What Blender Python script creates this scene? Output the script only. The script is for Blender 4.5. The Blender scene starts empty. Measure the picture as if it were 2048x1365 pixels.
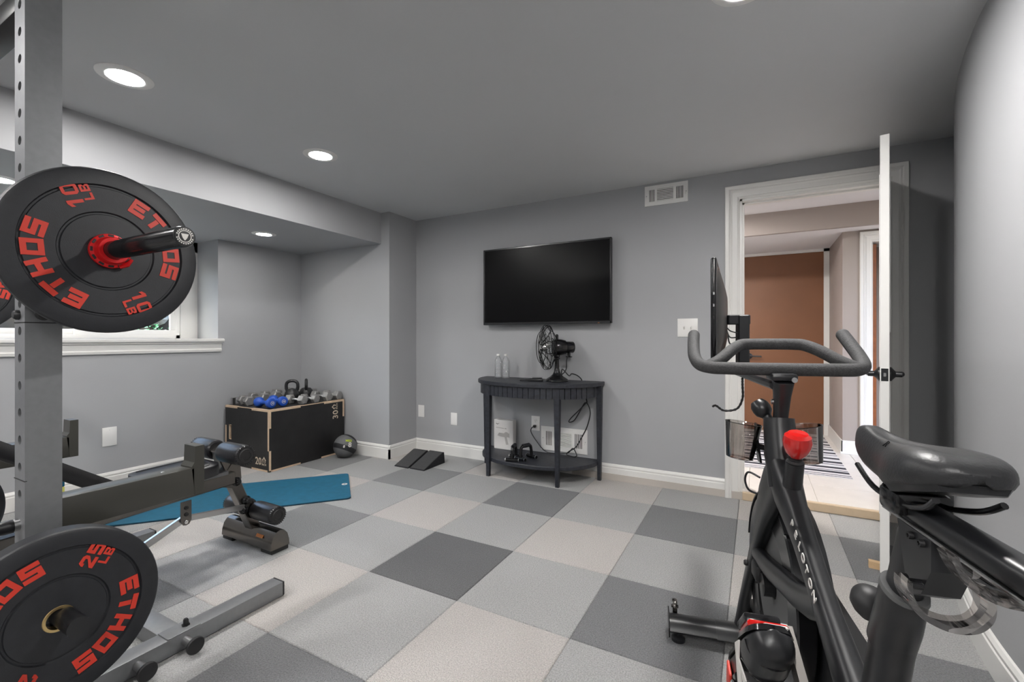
import bpy, bmesh, math, random
from mathutils import Vector as V, Matrix as MX
random.seed(7)
sc = bpy.context.scene
COL = sc.collection
PI = math.pi
# ------------------------------------------------------------------ camera
FPX, YAW, CAMH = 904.85, 0.4939, 1.093
cd = bpy.data.cameras.new('camera'); cam = bpy.data.objects.new('camera', cd); COL.objects.link(cam)
cd.sensor_fit = 'HORIZONTAL'; cd.sensor_width = 36.0; cd.lens = FPX / 2048 * 36
cd.shift_y = (676.94 - 682.5) / 2048 ; cd.clip_start = 0.02
cam.location = (0, 0, CAMH); cam.rotation_euler = (PI / 2, 0, YAW)
sc.camera = cam
# ------------------------------------------------------------------ world and exposure
w = bpy.data.worlds.new('world'); sc.world = w; w.use_nodes = True
wn = w.node_tree.nodes; wl = w.node_tree.links
bg = wn['Background']; sky = wn.new('ShaderNodeTexSky'); sky.sky_type = 'NISHITA'
sky.sun_disc = False; sky.sun_elevation = math.radians(48); sky.sun_rotation = math.radians(200); sky.air_density = 1.0; sky.dust_density = 3.0
wl.new(sky.outputs[0], bg.inputs[0]); bg.inputs[1].default_value = 2.4
sc.view_settings.view_transform = 'Standard'; sc.view_settings.look = 'None'
sc.view_settings.exposure = 0.0; sc.view_settings.gamma = 1.0; sc.view_settings.use_curve_mapping = False
sc.cycles.use_denoising = True; sc.cycles.adaptive_threshold = .035; sc.cycles.caustics_reflective = False; sc.cycles.caustics_refractive = False; sc.cycles.max_bounces = 7; sc.cycles.transparent_max_bounces = 10
LAMP = 400.0      # strength of the ceiling downlights
# ------------------------------------------------------------------ materials
MAT = {}
def mat(name, col=(.5, .5, .5), rough=.5, metal=0., spec=.5, noise=None, bump=None, emit=None, coat=0., sheen=0.):
    """noise=(scale, amount, detail) varies the colour; bump=(scale, strength, detail)"""
    if name in MAT: return MAT[name]
    m = bpy.data.materials.new(name); m.use_nodes = True; MAT[name] = m
    nt = m.node_tree; N = nt.nodes; L = nt.links; p = N['Principled BSDF']
    p.inputs['Base Color'].default_value = (*col, 1); p.inputs['Roughness'].default_value = rough
    p.inputs['Metallic'].default_value = metal; p.inputs['Specular IOR Level'].default_value = spec
    p.inputs['Coat Weight'].default_value = coat; p.inputs['Sheen Weight'].default_value = sheen
    geo = N.new('ShaderNodeNewGeometry')
    if noise:
        n = N.new('ShaderNodeTexNoise'); n.inputs['Scale'].default_value = noise[0]; n.inputs['Detail'].default_value = noise[2] if len(noise) > 2 else 3
        L.new(geo.outputs['Position'], n.inputs['Vector'])
        mr = N.new('ShaderNodeMapRange'); mr.inputs[1].default_value = .25; mr.inputs[2].default_value = .75
        mr.inputs[3].default_value = 1 - noise[1]; mr.inputs[4].default_value = 1 + noise[1]
        L.new(n.outputs[0], mr.inputs[0])
        mx = N.new('ShaderNodeVectorMath'); mx.operation = 'SCALE'; mx.inputs[0].default_value = col
        L.new(mr.outputs[0], mx.inputs['Scale']); L.new(mx.outputs[0], p.inputs['Base Color'])
    if bump:
        n2 = N.new('ShaderNodeTexNoise'); n2.inputs['Scale'].default_value = bump[0]; n2.inputs['Detail'].default_value = bump[2] if len(bump) > 2 else 2
        L.new(geo.outputs['Position'], n2.inputs['Vector'])
        b = N.new('ShaderNodeBump'); b.inputs['Strength'].default_value = bump[1]; b.inputs['Distance'].default_value = bump[3] if len(bump) > 3 else .004
        L.new(n2.outputs[0], b.inputs['Height']); L.new(b.outputs[0], p.inputs['Normal'])
    if emit:
        p.inputs['Emission Color'].default_value = (*emit[0], 1); p.inputs['Emission Strength'].default_value = emit[1]
    return m
def clear(name, tint, refl=.12, rough=.02, opac=.0, ocol=(.1, .1, .1)):
    if name in MAT: return MAT[name]
    m = bpy.data.materials.new(name); m.use_nodes = True; MAT[name] = m
    nt = m.node_tree; N = nt.nodes; L = nt.links; N.remove(N['Principled BSDF']); out = N['Material Output']
    t = N.new('ShaderNodeBsdfTransparent'); t.inputs[0].default_value = (*tint, 1)
    g = N.new('ShaderNodeBsdfGlossy'); g.inputs['Roughness'].default_value = rough; g.inputs[0].default_value = (1, 1, 1, 1)
    lw = N.new('ShaderNodeLayerWeight'); lw.inputs[0].default_value = .25
    mr = N.new('ShaderNodeMapRange'); mr.inputs[3].default_value = refl * .4; mr.inputs[4].default_value = min(1, refl * 5)
    L.new(lw.outputs['Fresnel'], mr.inputs[0])
    mx = N.new('ShaderNodeMixShader'); L.new(mr.outputs[0], mx.inputs[0]); L.new(t.outputs[0], mx.inputs[1]); L.new(g.outputs[0], mx.inputs[2])
    L.new(mx.outputs[0], out.inputs[0])
    return m
WALL = (.37, .375, .386)
mat('wall_paint', WALL, .55, noise=(1.3, .03), bump=(260, .05))
mat('ceiling_paint', (.56, .567, .578), .6, noise=(1.1, .03), bump=(200, .05))
mat('trim_white', (.72, .712, .69), .32, noise=(3, .015))
mat('plastic_white', (.80, .79, .77), .35)
mat('hall_taupe', (.33, .285, .262), .6, noise=(2, .02))
mat('hall_white', (.74, .73, .74), .7)
mat('brown_paint', (.19, .078, .034), .45, noise=(4, .06), bump=(30, .05))
mat('wood_red', (.27, .08, .022), .35, noise=(18, .25))
mat('brass', (.75, .55, .26), .3, 1.)
mat('carpet_cream', (.455, .432, .410), .95, noise=(200, .30, 4), bump=(190, 1., 3, .008), sheen=.1)
mat('carpet_grey', (.352, .353, .348), .95, noise=(200, .32, 4), bump=(190, 1., 3, .008), sheen=.1)
mat('carpet_dark', (.165, .169, .174), .95, noise=(200, .36, 4), bump=(190, 1., 3, .008), sheen=.1)
mat('carpet_darkest', (.108, .11, .113), .95, noise=(200, .36, 4), bump=(190, 1., 3, .008), sheen=.1)
mat('carpet_mid', (.21, .212, .215), .95, noise=(200, .36, 4), bump=(190, 1., 3, .008), sheen=.1)
mat('seam', (.06, .06, .06), .95)
mat('tile_hall', (.66, .63, .60), .3, noise=(9, .05))
mat('grout', (.48, .44, .40), .8)
mat('threshold', (.55, .43, .30), .5, noise=(20, .06))
mat('black_matte', (.012, .012, .013), .5)
mat('black_satin', (.011, .0115, .013), .34, noise=(60, .1))
mat('black_gloss', (.008, .008, .009), .16)
mat('black_rubber', (.013, .014, .017), .48, noise=(40, .2), bump=(500, .1))
mat('foam_black', (.042, .042, .043), .75, noise=(220, .35, 3), bump=(420, .5, 2, .002))
mat('wedge_foam', (.010, .010, .014), .8, noise=(60, .5, 3), bump=(260, .4))
mat('grey_rubber', (.10, .101, .102), .7)
mat('tread_grey', (.12, .118, .115), .78, bump=(400, .5, 2, .003))
mat('vinyl_black', (.014, .014, .016), .3, bump=(300, .1))
mat('saddle_skin', (.02, .0205, .022), .42, noise=(60, .1), bump=(260, .12))
mat('gunmetal', (.16, .15, .14), .22, 1., noise=(15, .05))
mat('steel_silver', (.235, .24, .25), .42, .55, noise=(50, .05))
mat('steel_light', (.5, .5, .5), .3, 1.)
mat('crank_metal', (.17, .16, .148), .45, .7)
mat('chrome', (.8, .8, .8), .08, 1.)
mat('cast_grey', (.27, .267, .262), .42, .4, noise=(60, .15), bump=(150, .3))
mat('red_paint', (.55, .035, .018), .45)
mat('red_gloss', (.5, .012, .01), .1, coat=.6)
mat('red_anodised', (.62, .01, .012), .3, .3)
mat('blue_vinyl', (.012, .075, .42), .42)
mat('white_print', (.62, .6, .57), .6)
mat('cream_print', (.62, .52, .40), .6)
mat('ply_edge', (.62, .46, .32), .6, noise=(30, .1))
mat('ply_black', (.013, .0125, .013), .42, noise=(8, .35), bump=(140, .25))
mat('mat_teal', (.004, .10, .175), .65, noise=(25, .12), bump=(300, .25))
mat('mat_edge', (.005, .03, .05), .8)
mat('arm_olive', (.045, .044, .038), .35)
mat('table_black', (.020, .022, .029), .45, noise=(45, .5, 5), bump=(40, .2))
mat('screen', (.004, .004, .0045), .3, spec=.12)
mat('tv_bezel', (.022, .022, .024), .22)
mat('box_white', (.70, .68, .66), .5)
mat('print_grey', (.42, .40, .385), .6)
mat('print_dark', (.12, .11, .11), .6)
mat('ball_grey', (.12, .122, .125), .6, bump=(300, .4))
mat('ball_black', (.012, .012, .014), .6, bump=(300, .4))
mat('lime', (.42, .52, .03), .6)
mat('yellow_foam', (.55, .55, .12), .7)
mat('rug_white', (.62, .615, .63), .95, bump=(200, .5))
mat('rug_black', (.018, .019, .03), .95, bump=(200, .5))
mat('wood_pale', (.55, .38, .22), .55, noise=(30, .1))
mat('rock', (.42, .41, .39), .9, noise=(9, .35), bump=(14, .8, 4, .03))
mat('soil', (.05, .04, .03), .95, noise=(9, .3))
mat('leaf', (.06, .22, .10), .5, noise=(6, .5))
mat('dark_hole', (.006, .006, .006), .8)  # near-black for openings, their inner shade put into the colour; also a seam
for _k, _f in (('lens_left', .9), ('lens_right', 2.25), ('lens_rear', 1.7), ('lens_alcove', .42)): mat(_k, (.9, .9, .85), .4, emit=((1.0, .975, .95), LAMP * _f))
mat('added_hall_lens', (.9, .9, .85), .4, emit=((1.0, .96, .92), 600.0))
mat('fan_steel', (.55, .55, .54), .18, 1.)
mat('orange', (.5, .16, .02), .5)
clear('glass', (.92, .96, .95), .1)
clear('bottle_clear', (.95, .96, .97), .3)
def milky(m, f, col):
    nt = MAT[m].node_tree; N = nt.nodes; L = nt.links; out = N['Material Output']; old = out.inputs[0].links[0].from_socket
    d = N.new('ShaderNodeBsdfDiffuse'); d.inputs[0].default_value = (*col, 1); mx = N.new('ShaderNodeMixShader'); mx.inputs[0].default_value = f
    L.new(old, mx.inputs[1]); L.new(d.outputs[0], mx.inputs[2]); L.new(mx.outputs[0], out.inputs[0])
milky('bottle_clear', .13, (.9, .9, .92))
clear('smoke', (.80, .775, .76), .22, .03)
# ------------------------------------------------------------------ mesh builder
class B:
    def __init__(s): s.v = []; s.f = []
    def add(s, vs, fs):
        o = len(s.v); s.v += [V(p) for p in vs]; s.f += [[i + o for i in f] for f in fs]; return s
    def box(s, c, d, rot=None, bev=0., seg=1):
        x, y, z = d[0] / 2, d[1] / 2, d[2] / 2
        if bev <= 0:
            vs = [V((a * x, b * y, e * z)) for a in (-1, 1) for b in (-1, 1) for e in (-1, 1)]
            fs = [[0, 1, 3, 2], [4, 6, 7, 5], [0, 4, 5, 1], [2, 3, 7, 6], [0, 2, 6, 4], [1, 5, 7, 3]]
        else:
            bm = bmesh.new(); bmesh.ops.create_cube(bm, size=1, matrix=MX.Diagonal((d[0], d[1], d[2], 1)))
            bmesh.ops.bevel(bm, geom=bm.edges[:], offset=min(bev, .49 * min(d)), segments=seg, profile=.5, affect='EDGES')
            bm.verts.index_update(); vs = [v.co.copy() for v in bm.verts]; fs = [[v.index for v in f.verts] for f in bm.faces]; bm.free()
        m = MX.Translation(V(c)) @ (rot.to_4x4() if rot is not None else MX.Identity(4))
        return s.add([m @ p for p in vs], fs)
    def bb(s, lo, hi, bev=0., seg=1):
        return s.box([(a + b) / 2 for a, b in zip(lo, hi)], [b - a for a, b in zip(lo, hi)], None, bev, seg)
    def beam(s, p0, p1, wx, wz, up=(0, 0, 1), bev=0., seg=1):
        p0, p1 = V(p0), V(p1); d = (p1 - p0); l = d.length; d.normalize(); u = V(up)
        x = d.cross(u)
        if x.length < 1e-4: x = d.cross(V((1, 0, 0)))
        x.normalize(); z = x.cross(d)
        return s.box((p0 + p1) / 2, (wx, l, wz), MX((x, d, z)).transposed(), bev, seg)
    def ring(s, c, a, b, r, n): return [c + a * (r * math.cos(2 * PI * i / n)) + b * (r * math.sin(2 * PI * i / n)) for i in range(n)]
    def loft(s, rings, c0=True, c1=True, closed=False):
        n = len(rings[0]); vs = [p for r in rings for p in r]; fs = []
        m = len(rings)
        for i in range(m if closed else m - 1):
            j = (i + 1) % m
            for k in range(n): fs.append([i * n + k, i * n + (k + 1) % n, j * n + (k + 1) % n, j * n + k])
        if not closed:
            if c0: fs.append(list(range(n))[::-1])
            if c1: fs.append([(m - 1) * n + k for k in range(n)])
        return s.add(vs, fs)
    def cyl(s, p0, p1, r0, r1=None, n=24, caps=True):
        p0, p1 = V(p0), V(p1); d = (p1 - p0).normalized(); a = d.orthogonal().normalized(); b = d.cross(a)
        return s.loft([s.ring(p0, a, b, r0, n), s.ring(p1, a, b, r0 if r1 is None else r1, n)], caps, caps)
    def lathe(s, prof, o=(0, 0, 0), ax=(0, 0, 1), n=32, caps=True):
        o = V(o); d = V(ax).normalized(); a = d.orthogonal().normalized(); b = d.cross(a)
        return s.loft([s.ring(o + d * h, a, b, max(r, 1e-5), n) for r, h in prof], caps, caps)
    def ringlathe(s, prof, o=(0, 0, 0), ax=(0, 0, 1), n=48):
        o = V(o); d = V(ax).normalized(); a = d.orthogonal().normalized(); b = d.cross(a)
        return s.loft([s.ring(o + d * h, a, b, r, n) for r, h in prof], closed=True)
    def ball(s, c, r, n=20, m=12):
        c = V(c); r = (r, r, r) if not hasattr(r, '__len__') else r
        rs = []
        for i in range(m + 1):
            t = PI * i / m; q = max(math.sin(t), 1e-4)
            rs.append([c + V((r[0] * q * math.cos(2 * PI * k / n), r[1] * q * math.sin(2 * PI * k / n), -r[2] * math.cos(t))) for k in range(n)])
        return s.loft(rs)
    def tube(s, pts, r, n=12, closed=False, ry=None, up=None, caps=True):
        pts = [V(p) for p in pts]; m = len(pts); rr = r if hasattr(r, '__len__') else [r] * m
        T = []
        for i in range(m):
            a = pts[(i - 1) % m] if (closed or i) else pts[0]; b = pts[(i + 1) % m] if (closed or i < m - 1) else pts[-1]
            T.append((b - a).normalized())
        x = (T[0].cross(V(up)) if up else T[0].orthogonal()).normalized(); rings = []
        for i in range(m):
            if up: x = T[i].cross(V(up)).normalized()
            else:
                x = (x - T[i] * x.dot(T[i])).normalized()
            y = T[i].cross(x); k = (ry / r if ry else 1)
            rings.append([pts[i] + x * (rr[i] * math.cos(2 * PI * j / n)) + y * (rr[i] * k * math.sin(2 * PI * j / n)) for j in range(n)])
        return s.loft(rings, caps, caps, closed)
    def strip(s, pts, wv, th, up):
        """flat band following pts: width vector direction up, thickness th"""
        pts = [V(p) for p in pts]; u = V(up).normalized(); rings = []
        m = len(pts)
        for i in range(m):
            t = (pts[min(i + 1, m - 1)] - pts[max(i - 1, 0)]).normalized(); nrm = t.cross(u).normalized()
            a, b = u * (wv / 2), nrm * (th / 2)
            rings.append([pts[i] + a + b, pts[i] - a + b, pts[i] - a - b, pts[i] + a - b])
        return s.loft(rings)
    def prism(s, poly, o, u, v, d):
        o, u, v, d = V(o), V(u), V(v), V(d); n = len(poly)
        ar = sum(poly[i][0] * poly[(i + 1) % n][1] - poly[(i + 1) % n][0] * poly[i][1] for i in range(n))
        if (ar > 0) != (u.cross(v).dot(d) > 0): poly = poly[::-1]
        a = [o + u * p[0] + v * p[1] for p in poly]; b = [p + d for p in a]
        return s.add(a + b, [list(range(n))[::-1], [n + i for i in range(n)]] + [[i, (i + 1) % n, n + (i + 1) % n, n + i] for i in range(n)])
    def join(s, o, m=None):
        return s.add([(m @ p if m else p) for p in o.v], o.f)
    def mesh(s, name, m=None, smooth=35, fix=True):
        me = bpy.data.meshes.new(name); me.from_pydata([tuple(p) for p in s.v], [], s.f)
        if fix:
            bm = bmesh.new(); bm.from_mesh(me); bmesh.ops.recalc_face_normals(bm, faces=bm.faces[:]); bm.to_mesh(me); bm.free()
        if smooth:
            me.shade_smooth(); me.set_sharp_from_angle(angle=math.radians(smooth))
        if m: me.materials.append(MAT[m])
        return me
def sp(p, n=8):
    """catmull-rom through points"""
    p = [V(q) for q in p]; out = []
    for i in range(len(p) - 1):
        a, b, c, d = p[max(i - 1, 0)], p[i], p[i + 1], p[min(i + 2, len(p) - 1)]
        for k in range(n):
            t = k / n
            out.append(.5 * ((2 * b) + (c - a) * t + (2 * a - 5 * b + 4 * c - d) * t * t + (3 * b - a - 3 * c + d) * t ** 3))
    out.append(p[-1]); return out
MW = {}
def thing(name, label, cat, loc=(0, 0, 0), rz=0., group=None, rot=None):
    o = bpy.data.objects.new(name, None); COL.objects.link(o); o.location = loc; o.empty_display_size = .1
    e = rot if rot else (0, 0, rz); o.rotation_euler = e
    from mathutils import Euler
    MW[o.name] = MX.Translation(V(loc)) @ Euler(e).to_matrix().to_4x4()
    return tag(o, label, cat, group)
def tag(o, label, cat, group=None):
    o['label'] = label; o['category'] = cat
    if group: o['group'] = group
    return o
def obj(name, b, m, parent=None, world=False, smooth=35, kind=None, label=None):
    """one mesh object; with world=True the shapes are given in world coordinates"""
    me = b if isinstance(b, bpy.types.Mesh) else b.mesh(name, m, smooth)
    o = bpy.data.objects.new(name, me); COL.objects.link(o)
    if parent is not None:
        o.parent = parent
        if world: me.transform(MW[parent.name].inverted())
        MW[o.name] = MW[parent.name] if not world else MW[parent.name]
    if parent is None: MW[o.name] = MX.Identity(4)
    if kind: o['kind'] = kind
    if label: o['label'] = label
    return o
def sub(name, b, m, parent, world=False, **k): return obj(name, b, m, parent, world, **k)
def struct(name, b, m, parent=None, smooth=35):
    o = obj(name, b, m, parent, False, smooth)
    if parent is None: o['kind'] = 'structure'
    return o
def dup(root, loc=None, rot=None, label=None, group=None):
    r = root.copy(); COL.objects.link(r)
    if loc is not None: r.location = loc
    if rot is not None: r.rotation_euler = rot
    if label: r['label'] = label
    if group: r['group'] = group
    for ch in root.children:
        c = ch.copy(); COL.objects.link(c); c.parent = r
        for g in ch.children:
            d = g.copy(); COL.objects.link(d); d.parent = c
    return r
def text_mesh(body, size, ext=.001, m='white_print', name='lettering', align='CENTER', sx=1., bold=0.):
    c = bpy.data.curves.new('t', 'FONT'); c.body = body; c.size = size; c.extrude = ext; c.align_x = align; c.align_y = 'CENTER'; c.resolution_u = 2; c.offset = bold
    o = bpy.data.objects.new('t', c); COL.objects.link(o)
    dg = bpy.context.evaluated_depsgraph_get(); dg.update()
    me = bpy.data.meshes.new_from_object(o.evaluated_get(dg)); COL.objects.unlink(o); bpy.data.objects.remove(o); bpy.data.curves.remove(c)
    me.name = name; me.materials.clear(); me.materials.append(MAT[m])
    if sx != 1: me.transform(MX.Diagonal((sx, 1, 1, 1)))
    return me
def frame(o, u, v):
    """matrix taking text x->u, y->v, z->u x v at o"""
    u, v = V(u).normalized(), V(v).normalized(); n = u.cross(v)
    return MX.Translation(V(o)) @ MX((u, v, n)).transposed().to_4x4()

# ================================================================== ROOM SHELL
CE = 2.24; YB = 3.45; XL = -4.13; XR = .68; YR = -2.6; AZ = 1.957; XSOF = -3.02; YAL = 3.08; XCOL = -2.92
TX, TY = -1.0964, 1.0507
fl = struct('floor', B().bb((XL - .1, YR - .1, -.06), (1.35, YB, -.012)), 'seam')
def tile_mesh(x0, x1, y0, y1, m):
    g = .0007; c = .003; b = B(); zs = [(-.012, 0), (-.003, 0), (0., c)]
    b.loft([[V((x0 + g + k, y0 + g + k, z)), V((x1 - g - k, y0 + g + k, z)), V((x1 - g - k, y1 - g - k, z)), V((x0 + g + k, y1 - g - k, z))] for z, k in zs], False, True)
    return b.mesh('carpet_tile', m, 0)
cache = {}
for i in range(-7, 5):
    for j in range(-8, 5):
        x0, x1, y0, y1 = TX + .5 * i, TX + .5 * i + .5, TY + .5 * j, TY + .5 * j + .5
        x0 = max(x0, XL); x1 = min(x1, 1.3); y0 = max(y0, YR); y1 = min(y1, YB)
        if x1 - x0 < .02 or y1 - y0 < .02: continue
        if i % 2 and j % 2: m = 'carpet_darkest' if (i, j) in ((-1, 1),) else ('carpet_mid' if i <= -3 else 'carpet_dark')
        elif i % 2 == 0 and j % 2 == 0: m = 'carpet_cream'
        else: m = 'carpet_grey'
        key = (round(x1 - x0, 3), round(y1 - y0, 3), m)
        if key not in cache: cache[key] = tile_mesh(0, x1 - x0, 0, y1 - y0, m)
        o = bpy.data.objects.new('carpet_tile', cache[key]); COL.objects.link(o); o.parent = fl; o.location = (x0, y0, 0)
# ceiling with round holes is not needed: the cans sit just below it
struct('ceiling', B().bb((XSOF, YR - .1, CE), (1.35, YB, CE + .1)), 'ceiling_paint')
struct('ceiling_soffit', B().bb((XL - .5, YR - .1, AZ), (XSOF, YAL, CE + .1)), 'wall_paint')
# back wall with the door opening, and its column on the left
DX0, DX1, DH = -.10, .705, 2.045
struct('wall_back', B().bb((XL - .5, YB, -.06), (DX0, YB + .12, CE + .1)).bb((DX0, YB, DH), (DX1, YB + .12, CE + .1)).bb((DX1, YB, -.06), (1.5, YB + .12, CE + .1)), 'wall_paint')
struct('wall_column', B().bb((XL - .5, YAL, -.05), (XCOL, YB, CE + .1)), 'wall_paint')
# left wall with the deep window recess
WY0, WY1, WZ = .10, 2.26, 1.088; XW = -4.455
struct('wall_left', B().bb((XL - .5, YR, -.06), (XL, YAL, WZ)).bb((XL - .5, WY1, WZ), (XL, YAL, AZ + .02)).bb((XL - .5, YR, WZ), (XL, WY0, AZ + .02)), 'wall_paint')
struct('wall_rear', B().bb((XL - .5, YR - .1, -.06), (1.35, YR, CE + .1)), 'wall_paint')
# right wall: straight, then sweeping gently outwards near the door
RC = [(XR, YR), (XR, .5), (XR, 1.7), (.683, 1.95), (.695, 2.15), (.713, 2.3), (.742, 2.48), (.782, 2.68), (.838, 2.91), (.885, 3.08), (.94, 3.25), (1.02, 3.45)]
rc = [V((x, y, 0)) for x, y in RC[:3]] + [q for q in sp([(x, y, 0) for x, y in RC[2:]], 5)][1:]
def wallstrip(pts, z0, z1, off, th):
    """vertical slab following pts; its room face stands off (towards -x) from the line"""
    rings = []
    for i, p in enumerate(pts):
        t = (pts[min(i + 1, len(pts) - 1)] - pts[max(i - 1, 0)]).normalized(); n = V((-t.y, t.x, 0))
        a = p + n * off; b = p + n * (off - th)
        rings.append([V((a.x, a.y, z0)), V((a.x, a.y, z1)), V((b.x, b.y, z1)), V((b.x, b.y, z0))])
    return B().loft(rings)
struct('wall_right', wallstrip(rc, -.06, CE + .1, 0, .12), 'wall_paint')
# baseboards: tall flat board with a stepped cap
def bbprof(b, p0, p1, n, ext0=0, ext1=0):
    p0, p1, n = V(p0), V(p1), V(n); d = (p1 - p0).normalized(); p0 = p0 - d * ext0; p1 = p1 + d * ext1
    pr = [(0, 0), (.015, 0), (.015, .088), (.011, .092), (.011, .097), (.013, .100), (.013, .106), (.006, .118), (.0, .122)]
    b.loft([[q + n * a + V((0, 0, z)) for a, z in pr] for q in (p0, p1)])
    return b
struct('baseboard_back', bbprof(B(), (XCOL, YB, 0), (-.185, YB, 0), (0, -1, 0)), 'trim_white', smooth=20)
struct('baseboard_back_right', bbprof(B(), (.80, YB, 0), (1.02, YB, 0), (0, -1, 0)), 'trim_white', smooth=20)
struct('baseboard_column', bbprof(bbprof(B(), (XL, YAL, 0), (XCOL, YAL, 0), (0, -1, 0), 0, .015), (XCOL, YAL, 0), (XCOL, YB, 0), (1, 0, 0), .015, 0), 'trim_white', smooth=20)
struct('baseboard_left', bbprof(B(), (XL, YR, 0), (XL, YAL, 0), (1, 0, 0)), 'trim_white', smooth=20)
bo = B()
prf = [(0, 0), (.015, 0), (.015, .088), (.011, .092), (.011, .097), (.013, .100), (.013, .106), (.006, .118), (.0, .122)]
rings = []
for i, p in enumerate(rc):
    t = (rc[min(i + 1, len(rc) - 1)] - rc[max(i - 1, 0)]).normalized(); n = V((-t.y, t.x, 0))
    rings.append([p + n * a + V((0, 0, z)) for a, z in prf])
struct('baseboard_right', bo.loft(rings), 'trim_white', smooth=20)
# ------------------------------------------------------------------ window
win = struct('window_1', B().bb((XW - .03, 2.124, WZ), (XW, WY1, AZ)).bb((XW - .03, WY0, WZ), (XW, WY0 + .13, AZ)).bb((XW - .03, WY0, AZ - .09), (XW, WY1, AZ)), 'trim_white')
wf = B(); X0 = XW - .065
y0, y1, z0, z1 = WY0 + .13, 2.124, WZ, AZ - .09
wf.bb((X0, y0, z0), (X0 + .055, y1, z0 + .035), .004).bb((X0, y0, z1 - .035), (X0 + .055, y1, z1), .004).bb((X0, y0, z0), (X0 + .055, y0 + .035, z1), .004).bb((X0, y1 - .035, z0), (X0 + .055, y1, z1), .004)
sub('window_frame', wf, 'plastic_white', win)
ym = 1.45
for nm, a, b_, dx in (('sash', ym - .03, y1 - .03, .028), ('sash', y0 + .03, ym + .03, .004)):
    q = B(); s0, s1 = z0 + .03, z1 - .03; t = .045; xx = X0 + dx
    q.bb((xx, a, s0), (xx + .022, b_, s0 + t), .003).bb((xx, a, s1 - t), (xx + .022, b_, s1), .003).bb((xx, a, s0 + t), (xx + .022, a + t, s1 - t), .003).bb((xx, b_ - t, s0 + t), (xx + .022, b_, s1 - t), .003)
    so = sub(nm, q, 'plastic_white', win)
    sub('glass_pane', B().bb((xx + .008, a + t, s0 + t), (xx + .012, b_ - t, s1 - t)), 'glass', so)
latch = B().box((X0 + .053, y1 - .05, 1.33), (.008, .02, .06), None, .003); sub('latch', latch, 'plastic_white', win)
sill = B().bb((XW, WY0 - .035, WZ - .028), (XL + .045, WY1 + .035, WZ + .002), .009, 3)
sill.loft([[V((XL + a, y, z)) for a, z in ((0, WZ - .028), (.03, WZ - .028), (.03, WZ - .038), (.017, WZ - .046), (.014, WZ - .085), (.02, WZ - .092), (.016, WZ - .11), (0, WZ - .112))] for y in (WY0 - .025, WY1 + .022)])
sub('window_sill', sill, 'trim_white', win, smooth=25)
# ------------------------------------------------------------------ door 1 : casing, jamb, leaf
CPR = [(0, 0), (0, .010), (.012, .016), (.016, .013), (.045, .017), (.055, .022), (.062, .020), (.068, .026), (.088, .028), (.092, .022), (.092, 0)]
def casing(b, x0, x1, z0, z1, y, ny):
    """mitred moulding round an opening x0..x1, up to z1; profile offsets outwards"""
    for pr in [CPR]:
        L = []
        for zz, k in ((z0, 0), (z1, 1)):
            L.append([V((x0 - a, y + ny * d, zz + a * k)) for a, d in pr])
        L.append([V((x1 + a, y + ny * d, z1 + a)) for a, d in pr]); L.append([V((x1 + a, y + ny * d, z0)) for a, d in pr])
        b.loft(L)
    return b
d1 = struct('door_1', B().bb((DX0, YB - .002, 0), (DX0 + .02, YB + .125, DH)).bb((DX1 - .02, YB - .002, 0), (DX1, YB + .125, DH)).bb((DX0, YB - .002, DH - .02), (DX1, YB + .125, DH)).bb((DX0 + .02, YB + .05, 0), (DX0 + .032, YB + .09, DH - .02)).bb((DX1 - .032, YB + .05, 0), (DX1 - .02, YB + .09, DH - .02)).bb((DX0 + .02, YB + .05, DH - .032), (DX1 - .02, YB + .09, DH - .02)), 'trim_white')
sub('casing', casing(B(), DX0 + .006, DX1 - .006, 0, DH - .006, YB, -1), 'trim_white', d1, smooth=12)
hx, hy = DX1 - .02, YB - .005
ex, ey = .522, 2.640            # middle of the free edge
leafdir = (V((ex, ey, 0)) - V((hx, hy, 0))); lw = leafdir.length; leafdir.normalize(); lnx = V((leafdir.y, -leafdir.x, 0))
lp = lambda a, t, z: V((hx, hy, 0)) + leafdir * a + lnx * t + V((0, 0, z))
lf = B(); lf.beam(lp(0, 0, 1.02), lp(lw, 0, 1.02), .035, 2.02, bev=.002)
leaf = sub('door_leaf', lf, 'trim_white', d1)
for s in (-1, 1):
    for (za, zb) in ((.25, .95), (1.12, 1.88)):
        for (a0, a1) in ((.10, lw / 2 - .05), (lw / 2 + .05, lw - .10)):
            p = B(); p.beam(lp(a0, s * .0175, (za + zb) / 2), lp(a1, s * .0175, (za + zb) / 2), .008, zb - za, bev=.0035); sub('door_panel', p, 'trim_white', leaf)
lz = .925; a_l = lw - .065
for s in (-1, 1):
    b = B(); b.lathe([(.033, 0), (.033, .006), (.02, .016), (.013, .022), (.013, .045)], lp(a_l, s * .0175, lz), lnx * s, 24)
    c0 = lp(a_l, s * .055, lz); c1 = lp(a_l - .01, s * .06, lz); c2 = lp(a_l - .11, s * .062, lz - .002)
    b.tube([lp(a_l, s * .035, lz), c0, c1, lp(a_l - .05, s * .062, lz), c2], [.012, .012, .0115, .010, .010], 12)
    sub('lever_handle', b, 'black_satin', leaf)
b = B(); b.beam(lp(lw - .002, 0, lz), lp(lw + .0016, 0, lz), .026, .058, bev=.001); lt = sub('latch_plate', b, 'black_satin', leaf)
b = B(); b.beam(lp(lw, 0, lz), lp(lw + .007, 0, lz), .012, .018, bev=.003); sub('latch_bolt', b, 'steel_light', lt)
for z in (.25, 1.02, 1.8):
    b = B().cyl((DX1 - .026, YB - .008, z - .045), (DX1 - .026, YB - .008, z + .045), .006, n=12); b.bb((DX1 - .024, YB - .004, z - .045), (DX1 - .0185, YB + .03, z + .045))
    sub('hinge', b, 'brass', d1)
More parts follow.
